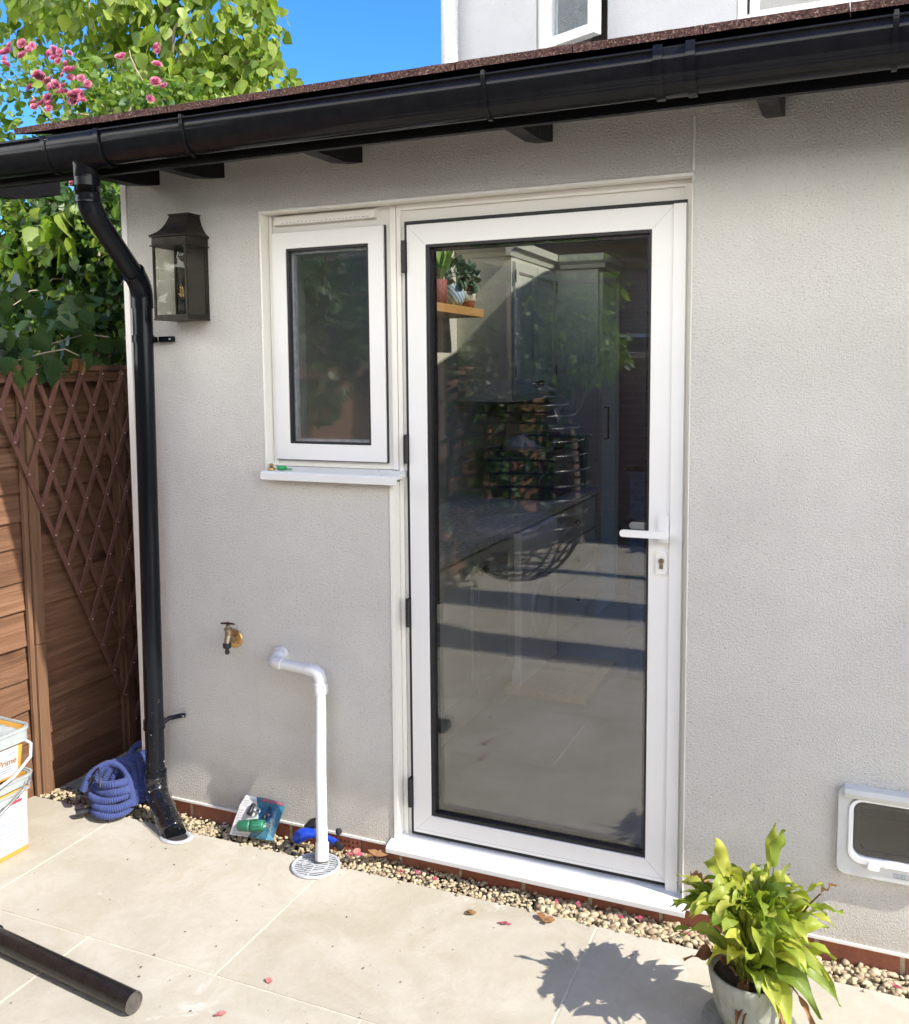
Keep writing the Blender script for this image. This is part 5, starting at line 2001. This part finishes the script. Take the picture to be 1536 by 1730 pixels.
o = build(b, 'crumpled_bag', 'tub_grey', t8)
md = o.modifiers.new('thick', 'SOLIDIFY'); md.thickness = .002
b = MB()
hp_ = [TR @ Vector(q) for q in ((.150, .135, .385), (.168, .142, .375), (.178, .13, .335), (.182, .06, .292), (.184, -.03, .270), (.180, -.12, .255))]
b.tube(hp_, .0058, 10)
build(b, 'plastic_handle', 'drain_grey', t8)

# ================================================================== BLACK PIPE ON THE PATIO
bp = thing('black_pipe', 'loose black round pipe lying on the paving at the lower left', 'pipe', (.5, -.93, 0))
d = (Vector((.812, -.968, .0288)) - Vector((.262, -.904, .0288))).normalized()
e0 = Vector((.812, -.968, .0288))
b = MB()
b.tube([e0 - d * 1.5, e0 - d * .75, e0], .028, 32, cap=False)
build(b, 'tube', 'pipe_iron', bp)
b = MB()
b.lathe([(0, -.003), (.023, -.003), (.025, 0), (.028, 0)], e0, 32, 0, d, False)
build(b, 'end_cap', 'pipe_core', bp)
b = MB()
b.lathe([(0, -.003), (.028, -.003)], e0 - d * 1.5, 32, 0, -d, False)
build(b, 'end_cap', 'pipe_core', bp)
b = MB()
b.tube([e0 - d * .615, e0 - d * .575], .0325, 32)
b.box(-.02, .02, -.050, -.030, -.020, .018, 0, Matrix.Translation(e0 - d * .595) @ Matrix.Rotation(math.atan2(d.y, d.x), 4, 'Z'))
build(b, 'pipe_socket', 'gutter_black', bp)

# ================================================================== KITCHEN
def door_front(b, y0, y1, z0, z1, x, rail=.055):
    """shaker door on a plane facing +x"""
    ring_frame(b, rect(y0, y1, z0, z1), rect(y0 + rail, y1 - rail, z0 + rail, z1 - rail), x, x + .020, 'x')
    b.box(x + .001, x + .009, y0 + rail - .001, y1 - rail + .001, z0 + rail - .001, z1 - rail + .001)
    ring_frame(b, rect(y0 + rail, y1 - rail, z0 + rail, z1 - rail), rect(y0 + rail + .008, y1 - rail - .008, z0 + rail + .008, z1 - rail - .008), x + .009, x + .015, 'x')
    return b
def knob(par, x, y, z):
    bb = MB()
    bb.lathe([(.006, 0), (.006, .010), (.016, .018), (.018, .026), (.012, .033), (0, .035)], (x, y, z), 16, 0, (1, 0, 0))
    return build(bb, 'knob', 'knob_bronze', par)
wc = thing('wall_cabinet', 'pale sage kitchen wall cabinet with cornice catching sunlight inside', 'cabinet', (.55, 2.6, 1.47))
b = MB()
b.box(.392, .718, 2.2, 2.998, 1.475, 2.26)
b.box(.392, .728, 2.19, 2.998, 1.462, 1.475)
build(b, 'carcass', 'cabinet_sage', wc, .001, 1)
for y0, y1 in ((2.215, 2.595), (2.602, 2.985)):
    dd_ = build(door_front(MB(), y0, y1, 1.50, 2.235, .7185), 'door', 'cabinet_sage', wc, .001, 1)
    knob(dd_, .738, 2.572 if y0 < 2.3 else 2.625, 1.56)
b = MB()
b.prism([(.70, 2.261), (.725, 2.261), (.732, 2.285), (.755, 2.305), (.760, 2.345), (.70, 2.345)], 2.16, 2.998, 'y')
b.prism([(2.222, 2.261), (2.197, 2.261), (2.190, 2.285), (2.165, 2.305), (2.160, 2.345), (2.222, 2.345)], .392, .70, 'x')
build(b, 'cornice', 'cabinet_sage', wc)
for y in (2.212, 2.988):
    for z in (1.60, 2.12):
        b = MB()
        b.box(.738, .742, y - .006, y + .006, z, z + .07)
        build(b, 'hinge', 'knob_bronze', wc)
tc = thing('tall_cupboard', 'tall sage larder cupboard with cornice and long bar handle inside', 'cupboard', (.7, 3.25, .08))
b = MB()
b.box(.392, 1.000, 3.0, 3.53, .079, 2.26)
build(b, 'carcass', 'cabinet_sage', tc, .001, 1)
dd_ = build(door_front(MB(), 3.03, 3.50, .20, 2.235, 1.0005), 'door', 'cabinet_sage', tc, .001, 1)
b = MB()
b.tube([(1.021, 3.10, 1.20), (1.045, 3.10, 1.20), (1.045, 3.10, 1.40), (1.021, 3.10, 1.40)], .006, 8)
build(b, 'bar_handle', 'knob_bronze', dd_)
b = MB()
b.prism([(2.999, 2.261), (2.985, 2.261), (2.978, 2.285), (2.955, 2.305), (2.950, 2.345), (3.02, 2.345)], .76, 1.045, 'x')
b.prism([(.98, 2.261), (1.008, 2.261), (1.015, 2.285), (1.040, 2.305), (1.046, 2.3455), (.98, 2.3455)], 3.022, 3.53, 'y')
build(b, 'cornice', 'cabinet_sage', tc)
bc = thing('base_cabinet', 'run of sage base cabinets with drawers under a pale worktop inside', 'cabinet', (.7, 1.8, .08))
b = MB()
b.box(.392, .975, .50, 2.997, .18, .868)
b.box(.45, .93, .54, 2.99, .0795, .18)
build(b, 'carcass', 'cabinet_sage', bc, .001, 1)
b = MB()
b.box(.392, 1.010, .485, 2.998, .869, .905)
build(b, 'worktop', 'worktop', bc, .003)
for y0, y1 in ((.52, .98), (.99, 1.45)):
    dd_ = build(door_front(MB(), y0, y1, .20, .85, .9755), 'door', 'cabinet_sage', bc, .001, 1)
    knob(dd_, .995, .955 if y0 < .6 else 1.015, .775)
for y0, y1 in ((2.05, 2.975),):
    for z0, z1 in ((.20, .42), (.43, .65), (.66, .85)):
        bb = MB()
        bb.box(.9755, .995, y0, y1, z0, z1)
        dd_ = build(bb, 'drawer', 'cabinet_sage', bc, .002, 1)
        knob(dd_, .995, 2.5, (z0 + z1) / 2)
wm = thing('washing_machine', 'white front-loading washing machine under the worktop inside', 'appliance', (1.1, 1.75, .08))
b = MB()
b.box(.976, 1.03, 1.455, 2.045, .095, .860)
build(b, 'body', 'white_upvc', wm, .012, 3)
b = MB()
b.lathe([(.10, 0), (.165, 0), (.170, .012), (.155, .022), (.115, .018)], (1.029, 1.75, .45), 36, 0, (1, 0, 0))
build(b, 'door_ring', 'drain_grey', wm)
sf = thing('wall_shelf', 'chunky sunlit oak shelf holding three potted plants inside', 'shelf', (.49, 1.77, 1.96))
b = MB()
b.box(.392, .600, 1.42, 2.085, 1.925, 1.968)
build(b, 'board', 'shelf_wood', sf, .002)
def pot_plant(name, label, x, y, prof, mat_, leaves, lmat):
    t_ = thing(name, label, 'potted plant', (x, y, 1.968), 'plants on the kitchen shelf')
    bb = MB()
    bb.lathe(prof, (x, y, 1.9685), 28)
    build(bb, 'pot', mat_, t_)
    bb = MB()
    leaves(bb, x, y)
    build(bb, 'leaves', lmat, t_)
    return t_
kr = random.Random(4)
def spiky(bb, x, y):
    for _ in range(26):
        a = kr.uniform(0, 6.28)
        leaf(bb, (x + .02 * math.cos(a), y + .02 * math.sin(a), 2.09), (math.cos(a) * kr.uniform(.1, .7), math.sin(a) * kr.uniform(.1, .7), 1), (-math.sin(a), math.cos(a), 0), kr.uniform(.14, .26), [(0, .05), (.3, .07), (.7, .04), (1, 0)], .3, kr.uniform(0, .5))
def bushy(bb, x, y):
    for _ in range(70):
        v = rvec(kr)
        p = Vector((x, y, 2.14)) + Vector((v.x * .05, v.y * .055, v.z * .055))
        leaf(bb, p, v + Vector((0, 0, .2)), rvec(kr), kr.uniform(.03, .05), OVAL, .2, .3, 0, 1.5)
    for _ in range(6):
        leaf(bb, (x + .04, y + kr.uniform(-.03, .03), 2.10), (.5, kr.uniform(-.3, .3), -1), (0, 1, 0), .05, OVAL, .2, .3, 0, 1.6)
pot_plant('house_plant', 'spiky green plant in a dark red woven pot on the shelf', .540, 1.615, [(0, 0), (.038, 0), (.043, .12), (.040, .122), (.036, .11), (0, .11)], 'pot_woven', spiky, 'house_plant')
pot_plant('house_plant', 'jade-leaved plant in a rounded blue ribbed pot on the shelf', .550, 1.800, [(0, 0), (.030, 0), (.048, .03), (.053, .06), (.046, .10), (.038, .112), (.034, .10), (0, .10)], 'pot_blue_stripe', bushy, 'jade_leaf')
p3 = pot_plant('house_plant', 'small bushy plant in a terracotta pot with cream scroll band', .545, 1.985, [(0, 0), (.034, 0), (.040, .035)], 'terracotta', bushy, 'jade_leaf')
b = MB()
b.lathe([(.040, .035), (.047, .04), (.047, .085), (.040, .09)], (.545, 1.985, 1.9685), 28)
build(b, 'painted_band', 'pot_cream', p3)
b = MB()
b.lathe([(.040, .09), (.038, .10), (.044, .105), (.044, .118), (.038, .12), (0, .11)], (.545, 1.985, 1.9685), 28)
build(b, 'rim', 'terracotta', p3)
b = MB()
for dyy in (-.022, .022):
    pts = []
    for i in range(22):
        a = i * .45
        r_ = .002 + i * .00055
        pts.append((.545 + .0475 * math.cos((dyy + r_ * math.cos(a)) / .047 - .3), 1.985 + .0475 * math.sin((dyy + r_ * math.cos(a)) / .047 - .3), 2.031 + r_ * math.sin(a)))
    b.tube(pts, .0014, 5)
build(b, 'scroll_pattern', 'ink_dark', p3)
lb_ = thing('laundry_basket', 'dark navy plastic basket piled with washing on the worktop', 'basket', (.76, 2.55, .906))
b = MB()
cbx, cby = .735, 2.52
vs = []
ring = []
for (sc_, z) in ((.86, .907), (.88, .912), (.985, 1.15), (1.0, 1.17), (1.05, 1.172), (1.06, 1.185), (.99, 1.187), (.86, .915)):
    ring.append([(cbx + p[0] * sc_, cby + p[1] * sc_, z) for p in rounded(.42, .56, .07, 7)])
mm = len(ring[0])
vs = [q for g_ in ring for q in g_]
b.add(vs, [(i * mm + k, i * mm + (k + 1) % mm, (i + 1) * mm + (k + 1) % mm, (i + 1) * mm + k) for i in range(len(ring) - 1) for k in range(mm)], 0, True)
b.add(ring[0], [tuple(range(mm - 1, -1, -1))])
build(b, 'basket', 'basket_navy', lb_)
def lump(bb, c, r_, seed):
    ph = Vector((seed * 7.3, 0, 0))
    vs = []
    N1, N2 = 18, 10
    for i in range(N2 + 1):
        for k in range(N1):
            th, fi = math.pi * i / N2, 2 * math.pi * k / N1
            d_ = Vector((math.sin(th) * math.cos(fi), math.sin(th) * math.sin(fi), math.cos(th)))
            k_ = 1 + .30 * noise.noise(d_ * 2 + ph) + .15 * noise.noise(d_ * 5 + ph)
            vs.append((c[0] + d_.x * r_[0] * k_, c[1] + d_.y * r_[1] * k_, c[2] + d_.z * r_[2] * k_))
    bb.add(vs, [(i * N1 + k, (i + 1) * N1 + k, (i + 1) * N1 + (k + 1) % N1, i * N1 + (k + 1) % N1) for i in range(N2) for k in range(N1)], 0, True)
for i, (c, r_, mt_) in enumerate((((.74, 2.45, 1.20), (.15, .17, .07), 'laundry_grey'), ((.76, 2.64, 1.20), (.14, .12, .075), 'laundry_dark'), ((.80, 2.40, 1.23), (.09, .08, .05), 'laundry_dark'))):
    bb = MB()
    lump(bb, c, r_, i)
    tag(build(bb, 'laundry', mt_, None, shift=c), ('crumpled pale grey washing piled in the navy basket', 'dark folded clothes at the back of the navy basket', 'small dark sock bundle on top of the grey washing')[i], 'laundry', 'washing in the basket')
gb = MB()
ring = []
for (sc_, z) in ((.8, .907), (.82, .912), (1.0, 1.215), (1.1, 1.22), (1.1, 1.235), (.95, 1.236), (.78, .915)):
    ring.append([(.855 + p[0] * sc_, 2.89 + p[1] * sc_, z) for p in rounded(.22, .14, .03, 5)])
mm = len(ring[0])
gb.add([q for g_ in ring for q in g_], [(i * mm + k, i * mm + (k + 1) % mm, (i + 1) * mm + (k + 1) % mm, (i + 1) * mm + k) for i in range(len(ring) - 1) for k in range(mm)], 0, True)
gb.add(ring[0], [tuple(range(mm - 1, -1, -1))])
tag(build(gb, 'green_bin', 'plastic_green', None, shift=(.855, 2.89, .907)), 'green plastic bin squeezed beside the navy laundry basket', 'bin')
b = MB()
b.box(.95, 1.36, 1.42, 2.02, .0785, .115)
b.box(1.00, 1.31, 1.47, 1.97, .1155, .120)
tag(build(b, 'floor_mat', 'mat_tan', None, .012, 2, shift=(1.15, 1.7, .08)), 'tan fabric pad lying on the kitchen floor behind the glass', 'mat')
bx = thing('storage_drawers', 'stack of translucent blue storage drawers at the right edge inside', 'drawers', (1.62, 2.0, .08))
for k in range(4):
    bb = MB()
    z0 = .082 + k * .27
    bb.box(1.455, 1.84, 1.85, 2.25, z0, z0 + .245)
    dd_ = build(bb, 'drawer', 'box_blue', bx, .01, 2)
    bb = MB()
    bb.box(1.44, 1.855, 1.835, 2.26, z0 + .247, z0 + .266)
    build(bb, 'drawer_rim', 'plastic_black', dd_, .004, 1)

# ================================================================== GARDEN BEHIND THE CAMERA (seen mirrored in the glass)
pg = thing('pergola', 'weathered timber pergola over the far end of the patio', 'pergola', (1.2, -3.9, 0))
for (x, y) in ((-.22, -3.15), (-.22, -4.55), (4.4, -3.15), (4.4, -4.55)):
    bb = MB()
    bb.box(x - .045, x + .045, y - .045, y + .045, .002, 2.35)
    build(bb, 'post', 'pergola_wood', pg, .004, 1)
for y, wd in ((-2.77, .40), (-3.80, .50), (-4.86, .14)):
    bb = MB()
    bb.box(-.6, 7.5, y - wd / 2, y + wd / 2, 2.351, 2.351 + (.03 if wd > .1 else .12))
    build(bb, 'beam', 'pergola_wood', pg, .004, 1)
for x in (-.22, 4.4):
    bb = MB()
    bb.box(x - .025, x + .025, -5.1, -2.65, 2.472, 2.56)
    build(bb, 'rafter', 'pergola_wood', pg, .004, 1)
ec = thing('hanging_egg_chair', 'black rope hanging egg chair on a chain under the pergola beam', 'egg chair', (.66, -2.45, 1.0))
b = MB()
ecx, ecy, ecz = .62, -2.45, 1.00
def egg(th, fi):
    r_ = .44 * (math.sin(th) ** .8)
    return Vector((ecx + r_ * math.cos(fi), ecy + r_ * .85 * math.sin(fi), ecz + .60 * math.cos(th) - .02))
for i in range(1, 22):
    th = math.pi * i / 22
    arc_ = [egg(th, R(a)) for a in range(-215 + 180, 216 - 0, 15)] if False else [egg(th, R(a)) for a in range(128, 413, 12)]
    if 5 <= i <= 15:
        b.tube(arc_, .0075, 6)
    else:
        b.tube([egg(th, R(a)) for a in range(0, 360, 15)], .006, 6, closed=True)
for a in range(128, 413, 24):
    b.tube([egg(math.pi * i / 16, R(a)) for i in range(1, 16)], .008, 6)
for a in (62, 96):
    b.tube([egg(math.pi * i / 16, R(a)) for i in (1, 2, 3)], .008, 6)
    b.tube([egg(math.pi * i / 16, R(a)) for i in (12, 13, 14, 15)], .008, 6)
build(b, 'woven_shell', 'rattan_black', ec)
b = MB()
lump(b, (ecx, ecy, .66), (.30, .27, .10), 3)
build(b, 'seat_cushion', 'cushion_grey', ec)
b = MB()
for k in range(22):
    z = 1.60 + k * .034
    b.tube([(ecx + (.009 if k % 2 else 0) * math.cos(a), ecy + (0 if k % 2 else .009) * math.cos(a), z + .020 * math.sin(a)) for a in [q * math.pi / 4 for q in range(8)]], .003, 5, closed=True)
build(b, 'chain', 'wire_steel', ec)
gt = thing('garden_tree', 'sunlit bushy garden tree mirrored in the door glass', 'tree', (.2, -5.6, 0))
b = MB()
gbk = [((-.75, -5.35, 2.05), (.55, .4, .6), 2), ((-.15, -5.35, 1.95), (.5, .45, .55), 2.0), ((.30, -5.4, 1.85), (.30, .35, .33), .9), ((-.2, -5.5, 2.75), (.6, .5, .4), 1.2), ((-1.1, -5.4, 2.7), (.6, .5, .5), 1.3), ((.2, -5.5, 2.45), (.35, .4, .3), .7)]
crown(b, gbk, 9000, .062, OVAL, .35, cr, .6, 6, 1.2, None, .08)
build(b, 'crown', 'rose_leaf', gt)
b = MB()
b.tube([(.1, -5.7, -.1), (.05, -5.65, 1.0), (-.1, -5.6, 1.8)], [.06, .05, .035], 10)
branchy(b, (.03, -5.65, 1.2), [q[0] for q in gbk], .022, cr)
build(b, 'trunk', 'bark', gt)
for (x, y, s, lab) in ((-1.0, -5.5, 1.0, 'loose green border shrub in front of the garden wall, nearest the fence'), (1.9, -5.9, .8, 'low green border shrub in front of the garden wall, right of the tree'), (3.4, -5.9, .9, 'rounded green border shrub below the pergola end')):
    bsx = thing('border_shrub', lab, 'shrub', (x, y, 0), 'shrubs along the far border')
    bb = MB()
    crown(bb, [((x, y, .75 * s), (.5 * s, .4 * s, .65 * s), 1), ((x + .2, y, 1.2 * s), (.35 * s, .3 * s, .4 * s), .5)], 1300, .07, OVAL, .3, cr, .6, 6, 1.2, None, .08)
    build(bb, 'foliage', 'dark_leaf', bsx)
    bb = MB()
    for k in range(4):
        bb.tube([(x + (k - 1.5) * .04, y, -.1), (x + (k - 1.5) * .12, y, .8 * s)], [.014, .006], 6)
    build(bb, 'stems', 'bark', bsx)
hg = thing('fence_shrub', 'tall leafy shrubs leaning over the side fence, mirrored in the small window', 'shrub', (-.9, -3.5, 0))
b = MB()
fbk = [((-.85, -1.9, 2.35), (.45, .5, .55), 1), ((-.8, -2.8, 2.1), (.5, .6, .75), 1.4), ((-.75, -3.8, 2.3), (.55, .6, .9), 1.6), ((-.7, -4.7, 2.2), (.6, .6, 1.0), 1.6), ((-.9, -3.3, 3.1), (.6, .9, .5), 1.2), ((-.9, -4.8, 3.3), (.6, .7, .5), 1.0), ((-.45, -4.2, 1.5), (.25, .7, .4), .7), ((-.45, -2.9, 1.55), (.2, .5, .25), .4), ((-.42, -1.75, 1.85), (.26, .7, .45), 1.3), ((-.15, -3.6, .9), (.2, .6, .8), 1.2), ((-.1, -4.7, .9), (.3, .5, .9), 1.2)]
crown(b, fbk, 9000, .075, OVAL, .35, cr, .6, 6, 1.2, None, .08)
build(b, 'crown', 'dark_leaf', hg)
b = MB()
for yy in (-2.4, -3.8, -4.9):
    b.tube([(-.9, yy, -.1), (-.85, yy, 1.2), (-.85, yy + .1, 2.2)], [.04, .03, .012], 8)
branchy(b, (-.88, -3.8, 1.2), [q[0] for q in fbk], .02, cr)
build(b, 'stems', 'bark', hg)
gw = thing('garden_wall', 'brick wall closing the far end of the garden', 'wall', (2, -6.6, 0))
b = MB()
b.box(-.5, 9, -6.75, -6.53, -.1, 1.75)
build(b, 'brickwork', 'neighbour_brick', gw)
b = MB()
b.box(-.55, 9.05, -6.78, -6.50, 1.7505, 1.81)
build(b, 'coping', 'mortar_buff', gw, .006, 1)
nh = thing('neighbour_house', 'brick house beyond the garden wall mirrored darkly in the glass', 'house', (2, -16, 0))
b = panel(MB(), -9, 13, -.1, 3.9, -14.3, -14.0, [(-6, -4.2, .9, 2.3), (-1.5, -.1, .9, 2.3), (2.6, 4.6, .9, 2.3), (8, 9.4, .9, 2.3)])
b.box(-9, -8.7, -22, -14.31, -.1, 3.9)
b.box(12.7, 13, -22, -14.31, -.1, 3.9)
b.box(-8.7, 12.7, -22.2, -22, -.1, 3.9)
build(b, 'wall', 'neighbour_brick', nh)
b = MB()
b.prism([(-13.6, 3.85), (-18.1, 6.0), (-22.6, 3.85), (-22.6, 3.75), (-13.6, 3.75)], -9.4, 13.4, 'x')
nr = build(b, 'roof', 'neighbour_roof', nh)
for x0, x1, z0, z1 in ((-6, -4.2, .9, 2.3), (-1.5, -.1, .9, 2.3), (2.6, 4.6, .9, 2.3), (8, 9.4, .9, 2.3)):
    bb = MB()
    ring_frame(bb, rect(x0, x1, z0, z1), rect(x0 + .07, x1 - .07, z0 + .07, z1 - .07), -14.12, -14.06)
    bb.box((x0 + x1) / 2 - .03, (x0 + x1) / 2 + .03, -14.12, -14.06, z0 + .07, z1 - .07)
    wn = build(bb, 'window', 'white_upvc', nh)
    bb = MB()
    bb.box(x0 + .07, x1 - .07, -14.11, -14.10, z0 + .07, z1 - .07)
    build(bb, 'pane', 'cavity_dark', wn)
